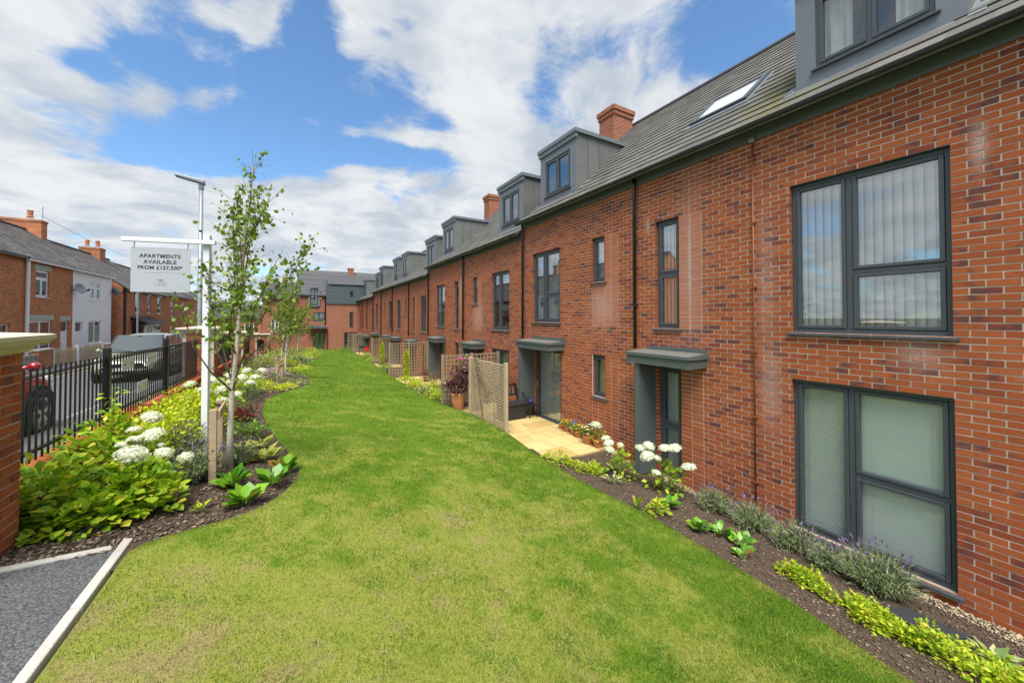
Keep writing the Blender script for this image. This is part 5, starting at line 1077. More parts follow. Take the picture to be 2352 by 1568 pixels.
def frames(D, up):
    D = D / np.maximum(np.linalg.norm(D, axis=1, keepdims=True), 1e-6); X = np.cross(D, up); X /= np.maximum(np.linalg.norm(X, axis=1, keepdims=True), 1e-6); return X, D, np.cross(X, D)
def leaves_mesh(name, P, D, S, mat, parent, shape='pt', up=None, wid=1.):
    n = len(P); T, Q = LT[shape]; up = np.tile([[0, 0, 1.]], (n, 1)) + rng.normal(0, .35, (n, 3)) if up is None else up
    X, Y, Z = frames(D, up); V = P[:, None] + S[:, None, None] * (T[None, :, 0, None] * wid * X[:, None] + T[None, :, 1, None] * Y[:, None] + T[None, :, 2, None] * Z[:, None])
    k = len(T); F = (np.arange(n)[:, None, None] * k + np.array(Q)[None]).reshape(-1, 4); r = rng.random(n); col = np.repeat(np.stack([r, rng.random(n), r * 0, r * 0 + 1], 1), len(Q), axis=0)
    return mesh_np(name, V.reshape(-1, 3), F, mat, parent, col)
LEAFME = {}
def leaf_objs(P, D, S, mat, parent, shape, name='leaf', wid=1.):
    key = (mat.name, shape, wid)
    if key not in LEAFME:
        me = bpy.data.meshes.new(name); T, Q = LT[shape]; me.from_pydata([(a * wid, b, c) for a, b, c in T.tolist()], [], Q); me.materials.append(mat); me.polygons.foreach_set('use_smooth', [True] * len(me.polygons)); LEAFME[key] = me
    n = len(P); X, Y, Z = frames(D, np.tile([[0, 0, 1.]], (n, 1)) + rng.normal(0, .3, (n, 3))); o_ = np.array(org(parent))
    for i in range(n):
        ob = bpy.data.objects.new(name, LEAFME[key]); link(ob, parent); s = S[i]; ob.matrix_basis = Matrix(((X[i, 0] * s, Y[i, 0] * s, Z[i, 0] * s, P[i, 0] - o_[0]), (X[i, 1] * s, Y[i, 1] * s, Z[i, 1] * s, P[i, 1] - o_[1]), (X[i, 2] * s, Y[i, 2] * s, Z[i, 2] * s, P[i, 2] - o_[2]), (0, 0, 0, 1)))
def dome(n, c, r, bias=.45):
    """points through a mounded bush: mostly near its skin, with outward directions"""
    a = rng.random(n) * 6.283; el = np.arcsin(rng.random(n) ** .8); rad = 1 - (1 - rng.random(n) ** bias) * .75
    k = 1 + .16 * np.sin(a * 3 + c[0] * 7) * np.cos(el * 2) + .10 * np.sin(a * 7 + c[1] * 5) + .07 * np.sin(el * 9 + a * 5)
    dd = np.stack([np.cos(a) * np.cos(el), np.sin(a) * np.cos(el), np.sin(el)], 1); P = np.array(c) + dd * np.array(r) * (rad * k)[:, None]
    D = dd * np.array([1, 1, .45]) + rng.normal(0, .38, (n, 3)) + np.array([0, 0, .12]); return P, D
HG = leaf_mat('hydrangea_leaf', (.17, .34, .016), (.50, .62, .034), (.60, .54, .06), .3, .45, .10); GOLD = leaf_mat('golden_leaf', (.32, .46, .015), (.66, .68, .022), (.75, .64, .05), .35, .5, .07); LIME = leaf_mat('lime_leaf', (.24, .40, .016), (.54, .62, .035), (.66, .60, .05), .35, .5, .12)
GREEN = leaf_mat('mid_leaf', (.09, .22, .016), (.23, .40, .035), None, .3); DARKG = leaf_mat('dark_leaf', (.05, .095, .03), (.13, .19, .07), None, .2); BERG = leaf_mat('bergenia_leaf', (.07, .22, .016), (.22, .42, .028), (.30, .14, .04), .22, .32, .04)
HOSTA = leaf_mat('hosta_leaf', (.34, .38, .06), (.60, .58, .12), (.14, .26, .03), .3, .45, .2); VARI = leaf_mat('variegated_leaf', (.30, .34, .12), (.62, .62, .34), (.16, .26, .08), .3, .45, .25); LAVG = leaf_mat('lavender_leaf', (.17, .22, .10), (.34, .40, .19), None, .2, .7)
LAVF = leaf_mat('lavender_flower', (.13, .095, .16), (.24, .18, .30), None, .2, .8); ACER = leaf_mat('acer_leaf', (.045, .018, .020), (.12, .042, .046), None, .25); REDL = leaf_mat('red_leaf', (.10, .018, .014), (.24, .05, .03), None, .3); BRNL = leaf_mat('bronze_leaf', (.18, .085, .03), (.34, .20, .06), None, .3)
BIRCH = leaf_mat('birch_leaf', (.105, .205, .018), (.25, .37, .034), (.40, .43, .06), .38, .42, .06); PINKF = leaf_mat('pink_petal', (.60, .10, .30), (.78, .25, .50), None, .35, .6); LILF = leaf_mat('lilac_petal', (.55, .30, .50), (.75, .52, .70), None, .35, .6); REDF = leaf_mat('red_petal', (.55, .02, .015), (.70, .06, .03), None, .3, .6)
WHF = leaf_mat('white_floret', (.70, .72, .53), (.86, .86, .74), (.58, .64, .34), .25, .7, .05); YELF = leaf_mat('yellow_petal', (.70, .45, .02), (.80, .62, .04), (.75, .28, .02), .3, .6, .3); BLUF = leaf_mat('blue_petal', (.10, .08, .45), (.22, .18, .62), (.55, .5, .7), .3, .6, .15); WHP = leaf_mat('white_petal', (.75, .76, .74), (.85, .85, .82), (.7, .5, .04), .3, .6, .1)
STEM = simple('green_stem', (.12, .16, .04), .7, .2, 9.); TWIG = simple('brown_twig', (.12, .075, .045), .8, .3, 20., .4, 60.); REDST = simple('red_stem', (.25, .06, .03), .6, .2, 9.)
BARK = None
def bark_mat():
    m, t, p, o = new_mat('birch_bark'); pos = t.a('ShaderNodeNewGeometry').outputs['Position']; sc = t.vm('MULTIPLY', pos, (14., 14., 60.)); n = t.noise(sc, 1., 4, .6); n2 = t.noise(pos, 6., 3)
    sp = t.a('ShaderNodeSeparateXYZ', {0: pos})
    base = t.mix(n2, (.50, .44, .36), (.66, .60, .50)); base = t.mix(t.ramp(n, .58, .70), base, (.14, .10, .075)); base = t.mix(t.m('MULTIPLY', t.ramp(sp.outputs[2], 2.6, 3.7), .8), base, (.20, .11, .065))
    t.put(p.inputs['Base Color'], base); p.inputs['Roughness'].default_value = .75; t.put(p.inputs['Normal'], t.a('ShaderNodeBump', {'Height': n, 'Strength': .4, 'Distance': .004})); return m
BARK = bark_mat()
_FH = {}
def flower_head(parent, c, r, mat=None, flat=.72):
    """domed cluster of small four-petalled florets"""
    mat = mat or WHF; key = (mat.name, flat)
    if key not in _FH:
        n = 210; a = rng.random(n) * 6.283; el = np.arcsin(np.clip(rng.random(n) * 1.25 - .25, -.25, 1)); d_ = np.stack([np.cos(a) * np.cos(el), np.sin(a) * np.cos(el), np.sin(el)], 1); k = 1 + .10 * np.sin(a * 5) * np.cos(el) + rng.normal(0, .035, n); P = d_ * np.array([1, 1, flat]) * k[:, None]
        X, Y, Z = frames(rng.normal(0, 1, (n, 3)), d_ + rng.normal(0, .25, (n, 3))); s = .115 + .05 * rng.random(n); V = []; F = []; col = []
        for i in range(n):
            b = len(V); r0 = rng.random()
            for dx_, dy_ in ((1, 0), (0, 1), (-1, 0), (0, -1)): V.append(P[i] + s[i] * (dx_ * X[i] + dy_ * Y[i]) - .02 * d_[i])
            V.append(P[i] + .035 * d_[i]); F += [(b, b + 1, b + 4), (b + 1, b + 2, b + 4), (b + 2, b + 3, b + 4), (b + 3, b, b + 4)]; col += [(r0, r0, 0, 1)] * 4
        nb = len(V); m_ = MB(); m_.lathe([(.01, -.25), (.7, -.2), (.88, .1 * flat), (.75, .55 * flat), (.4, .85 * flat), (.02, .93 * flat)], n=12)
        V += [np.array(v) for v in m_.v]; F += [(f[0] + nb, f[1] + nb, f[2] + nb) for f in m_.f] + [(f[0] + nb, f[2] + nb, f[3] + nb) for f in m_.f]; col += [(.3, .3, 0, 1)] * (2 * len(m_.f))
        o0_ = mesh_np('tmp', np.array(V), np.array(F), mat, None, np.array(col)); _FH[key] = o0_.data; bpy.data.objects.remove(o0_)
    ob = bpy.data.objects.new('flower_head', _FH[key]); link(ob, parent); ob.location = Vector(c) - org(parent); ob.scale = (r * random.uniform(.9, 1.1), r * random.uniform(.9, 1.1), r); ob.rotation_euler = (random.uniform(-.35, .35), random.uniform(-.35, .35), random.random() * 6); return ob
def stems(parent, base, tips, r=.006, mat=None, name='stems'):
    m_ = MB(); b = Vector(base)
    for t in tips: t = Vector(t); m_.tube([b + Vector((random.uniform(-.05, .05), random.uniform(-.05, .05), 0)), b.lerp(t, .5) + Vector((0, 0, .06)), t], [r, r * .8, r * .5], 5, False)
    return m_.build(name, mat or STEM, parent)
def bush(name, label, cat, x, y, r, n, size, mat, shape='pt', group=None, z=None, single=0, wid=1., heads=(), hr=.1, bloom=None, hmat=None, stemmat=None, bias=.45, extra=()):
    z = tz(x, y) if z is None else z; root = thing(name, label, cat, (x, y, z), group); P, D = dome(n, (x, y, z + .02), r, bias)
    for e in extra: P_, D_ = dome(e[6], e[:3], e[3:6], bias); P, D, n = np.concatenate([P, P_]), np.concatenate([D, D_]), n + e[6]
    S = size * (.65 + .6 * rng.random(n))
    if single:
        o_ = np.argsort(np.linalg.norm(P - np.array(CAM), axis=1)); k = o_[:single]; leaf_objs(P[k], D[k], S[k], mat, root, shape, wid=wid); P, D, S = P[o_[single:]], D[o_[single:]], S[o_[single:]]
    if len(P): leaves_mesh('foliage', P, D, S, mat, root, shape, wid=wid)['kind'] = 'stuff'
    stems(root, (x, y, z - .02), [(x + r[0] * .7 * math.cos(a), y + r[1] * .7 * math.sin(a), z + r[2] * random.uniform(.5, .85)) for a in np.arange(0, 6.2, .7)], .006, stemmat)
    if heads:
        stems(root, (x, y, z), [h[:3] for h in heads], .005, None, 'flower_stems')
        for h in heads: flower_head(root, h[:3], (h[3] if len(h) > 3 else hr) * (.86 if n > 1500 else 1.15), hmat)
    if bloom:
        m2, nb, sz = bloom; P, D = dome(nb, (x, y, z + .03), np.array(r) * 1.08, .05); P[:, 2] = np.maximum(P[:, 2], z + r[2] * .55); Dn = rng.normal(0, .4, (nb, 3)); Dn[:, 2] += .2
        for k in range(4): Dk = Dn + np.array([math.cos(k * 1.57), math.sin(k * 1.57), 0]); leaves_mesh('petals', P, Dk, np.full(nb, sz), m2, root, 'rd')['kind'] = 'stuff'
    return root
def rosette(name, label, cat, x, y, n, size, mat, shape='rd', group=None, wid=1., lift=.5, spread=.09, z=None):
    z = tz(x, y) if z is None else z; root = thing(name, label, cat, (x, y, z), group); a = rng.random(n) * 6.283; e = .15 + lift * rng.random(n) + .25
    D = np.stack([np.cos(a) * np.cos(e), np.sin(a) * np.cos(e), np.sin(e)], 1); P = np.array([x, y, z + .015]) + D * (spread * (.4 + .8 * rng.random(n)))[:, None]; S = size * (.65 + .55 * rng.random(n)); leaf_objs(P, D, S, mat, root, shape, wid=wid)
    m_ = MB()
    for i in range(n): m_.tube([(x, y, z - .01), tuple(P[i])], .006, 4, False)
    m_.build('leaf_stalks', STEM, root); return root
def lavender(label, x, y, r, h, n=260, group='lavender clumps', flowers=.5, lean=(0, 0)):
    h *= .86; r *= .9; z = tz(x, y); root = thing('lavender', label, 'lavender', (x, y, z), group); a = rng.random(n) * 6.283; t = rng.random(n) ** .6; tip = np.stack([x + lean[0] + np.cos(a) * r * t * 1.1, y + lean[1] + np.sin(a) * r * t * 1.1, z + h * (.5 + .75 * rng.random(n)) * (1 - .35 * t)], 1); b = np.stack([x + np.cos(a) * r * t * .35, y + np.sin(a) * r * t * .35, np.full(n, z)], 1)
    D = tip - b; L = np.linalg.norm(D, axis=1); leaves_mesh('stalks', b, D, L, LAVG, root, 'long', wid=.055)['kind'] = 'stuff'
    m = n * 6; i = rng.integers(0, n, m); f = .1 + .6 * rng.random(m); P = b[i] + D[i] * f[:, None]; Dl = D[i] / L[i][:, None] * .8 + rng.normal(0, .55, (m, 3)); leaves_mesh('foliage', P, Dl, .05 + .035 * rng.random(m), LAVG, root, 'long', wid=.55)['kind'] = 'stuff'
    k = rng.random(n) < flowers * .55; Pf, Df = tip[k], D[k] / L[k][:, None]; 
    for q in range(2): leaves_mesh('flower_spikes', Pf - Df * .03, Df + rng.normal(0, .10, Df.shape), np.full(len(Pf), .055), LAVF, root, 'long', wid=1.25)['kind'] = 'stuff'
    return root
def mat_plants(name, label, cat, pts, r, n, size, mat, group=None, h=.16, shape='pt'):
    """low carpet running along a line of points, one plant mass"""
    x0, y0 = pts[0]; root = thing(name, label, cat, (x0, y0, tz(x0, y0)), group); PP = []; DD = []
    for (x, y) in pts: P, D = dome(int(n * random.uniform(.45, 1.0)), (x + random.uniform(-.05, .05), y + random.uniform(-.05, .05), tz(x, y)), (r * random.uniform(.65, 1.15), r * random.uniform(.65, 1.15), h * random.uniform(.6, 1.35))); PP.append(P); DD.append(D)
    P, D = np.concatenate(PP), np.concatenate(DD); leaves_mesh('foliage', P, D, size * (.6 + .7 * rng.random(len(P))), mat, root, shape)['kind'] = 'stuff'; return root

# ------------------------------------------------------------------ bed by the railings
def hd_(x, y, z, r): return (x, y, z, r)
hyx, hyy = -1.36, 5.02; hz = tz(hyx, hyy)
bush('hydrangea_bush', 'large leafy hydrangea bush with white mophead blooms beside the gate pier', 'hydrangea', hyx, hyy, (.40, .42, .36), 900, .092, HG, 'rd', 'white hydrangeas', single=300, wid=.8, stemmat=REDST, extra=[(-1.86, 5.0, hz, .40, .48, .60, 800), (-1.60, 4.72, hz, .36, .30, .30, 400)],
     heads=[(-1.39, 5.14, 1.76, 0.140), (-1.32, 5.50, 1.85, 0.121), (-1.44, 5.92, 1.96, 0.112), (-1.52, 5.68, 1.89, 0.069), (-1.46, 5.47, 1.83, 0.069), (-1.56, 5.47, 1.79, 0.062), (-1.19, 5.31, 1.69, 0.098), (-1.00, 5.26, 1.63, 0.084), (-1.10, 5.09, 1.34, 0.087), (-1.45, 5.52, 1.76, 0.048), (-1.25, 5.46, 1.75, 0.040)])
bush('hydrangea_bush', 'green leafy shrub with tall sprig in front of the first railing post', 'shrub', -1.86, 6.05, (.42, .60, .62), 760, .085, HG, 'rd', None, wid=.75, stemmat=REDST)
sprig = thing('sprig', 'single upright leafy sprig rising against the railing', 'sprig', (-1.82, 6.2, 1.7)); P = np.array([(-1.84 + rng.normal(0, .05), 6.2 + rng.normal(0, .05), 1.75 + .55 * t) for t in np.linspace(0, 1, 36)]); leaves_mesh('foliage', P, rng.normal(0, 1, (36, 3)) * np.array([1, 1, .3]), np.linspace(.13, .07, 36), LIME, sprig, 'pt', wid=1.2); m_ = MB(); m_.tube([(-1.84, 6.2, 1.4), (-1.83, 6.2, 2.3)], .006, 5); m_.build('stem', STEM, sprig)
gs = [(-1.60, 6.55, .46, .56, 'nearest of the golden shrubs along the railing wall'), (-1.66, 7.35, .48, .60, 'golden leaved shrub left of the white sign post'), (-1.42, 8.2, .50, .58, 'golden leaved shrub just behind the white sign post'), (-1.75, 9.0, .40, .55, 'golden leaved shrub against the wall below the second railing post')]
for (x, y, r, h, lb) in gs: bush('golden_shrub', lb, 'shrub', x, y, (r, r * 1.1, h), 1100, .058, GOLD, 'pt', 'golden shrubs in the railing bed', wid=1.15)
bush('hydrangea_bush', 'white mophead hydrangea in the middle of the bed behind the sign post', 'hydrangea', -1.5, 9.75, (.55, .6, .52), 520, .10, HG, 'pt', 'white hydrangeas', wid=1.3, heads=[hd_(-1.62 + dx_, 9.6 + dy_, 1.68 + dz_, r) for dx_, dy_, dz_, r in ((-.2, .2, .10, .09), (.1, -.3, .02, .10), (.38, -.2, .0, .11), (.5, .2, .08, .10), (.15, .25, .16, .085), (-.1, -.5, -.08, .08), (.42, -.45, -.16, .085), (.05, -.15, -.03, .08), (.62, -.1, -.12, .07))])
bush('hydrangea_bush', 'white mophead hydrangea beyond the birch trunk near the second pier', 'hydrangea', -1.25, 12.1, (.55, .6, .48), 420, .10, LIME, 'pt', 'white hydrangeas', wid=1.3, heads=[hd_(-1.25 + dx_, 12. + dy_, 1.62 + dz_, r) for dx_, dy_, dz_, r in ((-.2, .2, .0, .10), (.1, -.3, -.03, .11), (.38, -.2, -.06, .11), (.5, .3, .05, .10), (.15, .25, .08, .1), (.3, -.5, -.15, .1), (-.35, -.3, -.05, .09))])
lavender('grey green lavender between hydrangea bush and birch stake', -1.02, 5.75, .36, .52, 420); lavender('lavender with dark spikes at the foot of the white sign post', -1.28, 6.6, .30, .55, 300, flowers=.8); lavender('small lavender clump right of the birch stake', -.62, 6.25, .2, .45, 120, flowers=.8)
BG = 'bergenia clumps'
for (x, y, n, s, lb) in ((-.44, 4.92, 26, .17, 'broad leaved bergenia nearest the lawn curve'), (-.60, 5.45, 24, .16, 'broad leaved bergenia at the foot of the birch stake'), (-.22, 5.42, 24, .16, 'broad leaved bergenia between two others on the lawn curve'), (-.10, 5.85, 22, .17, 'upright bergenia at the outermost bulge of the bed')): rosette('bergenia', lb, 'bergenia', x, y, n, s, BERG, 'rd', BG, .85)
for (x, y, n, s, lb) in ((-.36, 6.35, 26, .19, 'yellow striped hosta at the lawn edge past the bergenias'), (-.62, 6.7, 26, .19, 'yellow hosta right behind the birch trunk'), (-.42, 6.95, 20, .17, 'third yellow hosta, farther along the lawn edge')): rosette('hosta', lb, 'hosta', x, y, n, s, HOSTA, 'long', 'yellow hostas', 2.0, .6)
rosette('seedling', 'tiny yellow green seedling alone in the bark', 'seedling', -.79, 4.82, 9, .09, LIME, 'pt', None, 1., .9, .05)
bush('shrub', 'low green plant clump beside the hostas', 'shrub', -.68, 7.7, (.30, .35, .22), 260, .07, GREEN, 'pt'); bush('heuchera', 'dark red leaved heuchera beyond the stake', 'heuchera', -.92, 8.9, (.22, .26, .18), 160, .07, REDL, 'rd'); bush('shrub', 'round grey green shrub at the bend of the bed', 'shrub', -.98, 11.1, (.36, .42, .42), 620, .045, DARKG, 'long', wid=1.5)
rosette('grass_plant', 'thin red strappy plant in the bark', 'plant', -.75, 9.7, 14, .2, REDL, 'long', None, .7, .8)
mat_plants('golden_creeper', 'golden creeping plant at the bed edge where the lawn bends', 'creeper', [(-.55, 12.9), (-.3, 13.35), (-.75, 13.6), (-.1, 13.9)], .34, 260, .06, GOLD, 'golden creepers', .2); mat_plants('variegated_creeper', 'cream variegated creeping plant by the second birch', 'creeper', [(.0, 15.), (.15, 15.9), (-.2, 15.5), (.25, 14.6)], .3, 120, .085, VARI, None, .16, 'long')
bush('lime_shrub', 'lime green shrub left of the second birch stake', 'shrub', -1.2, 14.2, (.45, .5, .36), 420, .06, LIME, 'pt'); bush('pink_aster', 'low plant with lilac pink daisies before the second birch', 'aster', -.75, 15.4, (.5, .55, .36), 320, .06, GREEN, 'long', bloom=(LILF, 90, .042), wid=1.4)
bush('bronze_shrub', 'reddish bronze shrub beneath the second birch', 'shrub', -1.05, 18.6, (.75, .9, .62), 620, .06, BRNL, 'long', wid=1.4); bush('pink_spirea', 'shrub dotted with pink flowers before the third pier', 'shrub', -1.3, 20.6, (.7, .8, .6), 380, .06, GREEN, 'pt', bloom=(LILF, 60, .05))
mat_plants('golden_creeper', 'bright yellow carpet plant at the second lawn curve', 'creeper', [(.05, 19.2), (.35, 20.), (.0, 20.4), (.35, 21.), (-.4, 19.6)], .38, 170, .07, GOLD, 'golden creepers', .2)
FARB = 'mounded shrubs at the far end of the bed'; fm = [GREEN, LIME, GOLD, DARKG, BRNL, VARI]
far = [(-.3, 22.5, .5, .35, 2, 'bright yellow mound just past the second lawn curve'), (-1.2, 23.2, .8, .7, 0, 'green mound behind the third pier'), (.1, 24.4, .5, .35, 3, 'dark green mound at the lawn past the yellow one'), (-.9, 25.8, .8, .6, 1, 'lime mound under the third birch'), (.3, 26.8, .6, .4, 5, 'cream edged mound at the lawn, third bend'), (-.6, 28.4, .9, .7, 4, 'bronze mound between third and fourth birch'), (.6, 29.2, .5, .35, 2, 'small yellow mound before the fourth birch'), (-.2, 31., .9, .6, 0, 'green mound at the fourth birch'), (1.0, 32., .6, .4, 1, 'lime mound at the lawn beyond the fourth birch'), (-1., 33.5, 1., .8, 4, 'bronze mound close to the last pier'), (.5, 35., .9, .6, 3, 'dark mound in the last stretch of bed'), (1.3, 36.5, .6, .4, 2, 'last yellow mound by the lawn end'), (.0, 38.5, 1., .7, 0, 'green mound before the corner block'), (1.3, 40.5, .8, .5, 1, 'lime mound before the corner block door')]
for (x, y, r, h, k, lb) in far: bush('mound_shrub', lb, 'shrub', x, y, (r * 1.25, r * 1.25, h), 420, .085, fm[k], 'pt', FARB)
# ------------------------------------------------------------------ bed under the terrace
def line(a, b, n): return [(a[0] + (b[0] - a[0]) * t, a[1] + (b[1] - a[1]) * t) for t in np.linspace(0, 1, n)]
mat_plants('golden_creeper', 'golden creeper patch at the near corner of the yellow patio', 'creeper', [(4.30, 5.95), (4.36, 5.6), (4.5, 5.3), (4.62, 5.65), (4.75, 5.2), (4.55, 5.9), (4.9, 5.35)], .2, 300, .043, LIME, 'golden creepers', .17)
mat_plants('golden_creeper', 'yellow creeper strip below the lavender, upper half', 'creeper', line((4.82, 2.2), (4.75, 1.72), 5), .14, 260, .04, LIME, 'golden creepers', .14); mat_plants('golden_creeper', 'yellow creeper patch beside the black drain cover', 'creeper', line((4.82, 1.58), (4.74, 1.30), 4) + [(4.62, 1.42)], .15, 280, .042, LIME, 'golden creepers', .16); mat_plants('golden_creeper', 'yellow creeper mass at the bottom corner of the picture', 'creeper', line((4.72, 1.15), (4.78, .45), 7) + line((4.95, .85), (5.05, .3), 4), .16, 300, .043, LIME, 'golden creepers', .17)
bush('hydrangea_bush', 'small hydrangea with cream blooms between patio corner and porch', 'hydrangea', 5.22, 5.0, (.26, .28, .42), 150, .085, HG, 'pt', 'white hydrangeas', wid=1.3, heads=[hd_(5.05, 5.15, .80, .085), hd_(4.98, 5.05, .72, .075), hd_(5.12, 5.3, .84, .065), hd_(5.3, 5.1, .74, .055)], single=90)
bush('hydrangea_bush', 'hydrangea with round white blooms in front of the porch window', 'hydrangea', 5.52, 4.25, (.30, .32, .50), 190, .085, HG, 'pt', 'white hydrangeas', wid=1.3, single=120, heads=[hd_(5.38, 4.52, .88, .085), hd_(5.30, 4.62, .82, .075), hd_(5.26, 4.45, .74, .105), hd_(5.45, 4.22, .90, .10), hd_(5.55, 4.12, .93, .09), hd_(5.62, 3.92, .66, .095), hd_(5.40, 4.35, .72, .06), hd_(5.28, 4.28, .52, .06)])
for (x, y, n, s, lb) in ((4.95, 3.78, 22, .12, 'bergenia just below the porch hydrangea'), (4.72, 3.15, 22, .12, 'bergenia in the middle of the terrace bed'), (4.9, 2.95, 18, .11, 'bergenia closest to the lavender'), (4.92, 2.72, 20, .11, 'bergenia with red flecks before the yellow creeper'), (4.6, 2.5, 16, .1, 'small bergenia at the lawn edge of the terrace bed')): rosette('bergenia', lb, 'bergenia', x, y, n, s, BERG, 'rd', BG, .85)
bush('lime_shrub', 'small lime plant at the lawn edge below the hydrangea', 'shrub', 4.52, 3.62, (.17, .17, .18), 130, .06, LIME, 'pt'); rosette('hosta', 'cream striped hosta near the bottom right corner', 'hosta', 5.2, .76, 20, .13, VARI, 'long', None, 1.9, .35); rosette('seedling', 'pale upright seedling at the lawn edge before the porch', 'seedling', 4.36, 3.86, 12, .1, LIME, 'pt', None, .8, 1.1, .08); rosette('hosta', 'wispy cream plant below the small hydrangea', 'hosta', 4.75, 4.75, 12, .12, VARI, 'long', None, 1.8, .5)
for (x, y, r, h, n, ln, lb) in ((5.72, 3.55, .34, .42, 300, (0, 0), 'lavender against the wall right of the porch'), (5.72, 3.0, .36, .45, 320, (0, 0), 'lavender below the brown wall pipe'), (5.68, 2.45, .34, .46, 300, (0, 0), 'lavender at the left jamb of the low window'), (5.62, 1.62, .42, .55, 480, (0, 0), 'lavender with tall dark spikes across the low window'), (5.55, 2.05, .25, .38, 160, (0, 0), 'small lavender between two larger ones under the low window')): lavender(lb, x, y, r, h, n, lean=ln, flowers=.55)
m_ = MB(); V = []; 
dc = thing('drain_cover', 'black recessed inspection cover in the bed', 'drain cover', (5.25, 1.2, .2)); P = [(5.02, 1.48), (5.42, 1.36), (5.5, .92), (5.12, 1.0)]; m_.hexa([(x, y, tz(x, y) + h) for h in (-.03, .035) for (x, y) in (P[3], P[2], P[0], P[1])]); m_.build('cover', simple('cover_black', (.03, .032, .036), .8, .3, 40., .5, 120.), dc)
P = [(5.0, 5.42), (5.35, 5.38), (5.38, 5.05), (5.05, 5.1)]; dc = thing('drain_cover', 'black inspection cover beside the yellow patio corner', 'drain cover', (5.2, 5.2, .2)); m_ = MB(); m_.hexa([(x, y, tz(x, y) + h) for h in (-.03, .03) for (x, y) in (P[3], P[2], P[0], P[1])]); m_.build('cover', bpy.data.materials['cover_black'], dc)
# flower pots along the wall
def pot(name, label, x, y, z, r, h, plant=None, group='flower pots by the patio door', mat=None, lip=True):
    root = thing(name, label, 'flower pot', (x, y, z), group); m_ = MB(); pr = [(0, 0), (r * .68, 0), (r * .95, h * .82)] + ([(r * 1.05, h * .82), (r * 1.05, h)] if lip else [(r, h)]) + [(r * .88, h), (r * .8, h * .85), (0, h * .85)]; m_.lathe(pr, (x, y, z), 20); m_.build('pot', mat or TERRA, root, smooth=False); return root
ptz = .252
for (x, y, r, lb, fm_, lm) in ((6.05, 7.85, .085, 'small terracotta pot with grey sprig nearest the glazed door', None, LAVG), (6.02, 7.58, .10, 'terracotta pot of yellow pansies, second from the door', YELF, GREEN), (6.0, 7.3, .10, 'terracotta pot of blue pansies by the wall', BLUF, GREEN), (5.96, 7.08, .10, 'terracotta pot of yellow violas in front of the blue pansies', YELF, GREEN), (6.04, 6.85, .14, 'dark pot with grey green foliage by the wall', None, DARKG), (5.86, 6.62, .13, 'terracotta pot of white and orange pansies', WHP, GREEN), (5.9, 6.34, .13, 'wide terracotta pot with one big white hydrangea bloom', None, HG)):
    root = pot('flower_pot', lb, x, y, ptz, r, r * 1.25, mat=DARKW if 'dark pot' in lb else TERRA); P, D = dome(90, (x, y, ptz + r * 1.1), (r * 1.5, r * 1.5, r * 1.7)); leaves_mesh('foliage', P, D, .045 + .02 * rng.random(90), lm, root, 'pt')['kind'] = 'stuff'
    if fm_:
        P, D = dome(16, (x, y, ptz + r * 1.4), (r * 1.6, r * 1.6, r * 1.9), .1)
        for k in range(5): leaves_mesh('petals', P, D * .5 + np.array([math.cos(k * 1.256), math.sin(k * 1.256), .1]), np.full(16, .038), fm_ if (k or fm_ is not WHP) else WHP, root, 'rd')['kind'] = 'stuff'
        if fm_ is WHP: P, D = dome(12, (x, y + .1, ptz + r * 1.3), (r * 1.3, r * 1.2, r * 1.9), .1); leaves_mesh('petals', P, D, np.full(12, .05), YELF, root, 'rd')['kind'] = 'stuff'
    if 'hydrangea' in lb: stems(root, (x, y, ptz + .1), [(x - .05, y, ptz + .42)]); flower_head(root, (x - .05, y, ptz + .46), .13)
# tall pot with acer
tp = thing('tall_planter', 'tall terracotta planter in front of the lattice trellis', 'planter', (4.42, 11.0, .252)); m_ = MB(); m_.lathe([(0, 0), (.135, 0), (.15, .02), (.20, .3), (.225, .50), (.24, .55), (.215, .55), (.19, .46), (0, .46)], (4.42, 11.0, .252), 28); m_.build('pot', simple('pale_terracotta', (.52, .22, .10), .7, .1, 6., .1, 50.), tp, smooth=True)
ac = thing('acer', 'dark purple acer growing in the tall terracotta planter', 'acer', (4.42, 11.0, .7)); P1, D1 = dome(420, (4.42, 11.0, .82), (.32, .30, .80), .6); P2, D2 = dome(300, (4.72, 10.9, .98), (.36, .3, .30), .6); P3, D3 = dome(120, (4.2, 11.15, 1.0), (.22, .2, .16), .6)
leaves_mesh('foliage', np.concatenate([P1, P2, P3]), np.concatenate([D1, D2, D3]) - np.array([0, 0, .4]), .075 + .05 * rng.random(840), ACER, ac, 'long', wid=1.9)['kind'] = 'stuff'; stems(ac, (4.42, 11.0, .68), [(4.42, 11.0, 1.5), (4.72, 10.9, 1.15), (4.22, 11.15, 1.1), (4.5, 10.95, 1.4)], .012, TWIG)
hb_ = thing('hanging_basket', 'basket of bright pink flowers hung on the lattice trellis', 'hanging basket', (4.8, 11.3, 1.4)); P, D = dome(240, (4.78, 11.25, 1.48), (.36, .2, .42), .4); leaves_mesh('foliage', P, D, .06 + .02 * rng.random(240), GREEN, hb_, 'pt')['kind'] = 'stuff'
for i in range(24): flower_head(hb_, (4.78 + random.uniform(-.42, .3), 11.1 + random.uniform(-.1, .1), 1.42 + random.uniform(-.08, .45)), .05, PINKF, .9)
m_ = MB(); m_.lathe([(0, -.12), (.1, -.1), (.17, 0), (.175, .03)], (4.78, 11.25, 1.42), 14); m_.build('basket', TWIG, hb_)
rf_ = thing('red_geranium', 'red geranium climbing beside the slatted screen', 'geranium', (4.98, 10.9, .3)); P, D = dome(110, (4.98, 10.95, .85), (.12, .12, .55), .5); leaves_mesh('foliage', P, D, np.full(110, .05), GREEN, rf_, 'rd')['kind'] = 'stuff'; stems(rf_, (4.98, 10.95, .22), [(4.98, 10.95, 1.2)], .01)
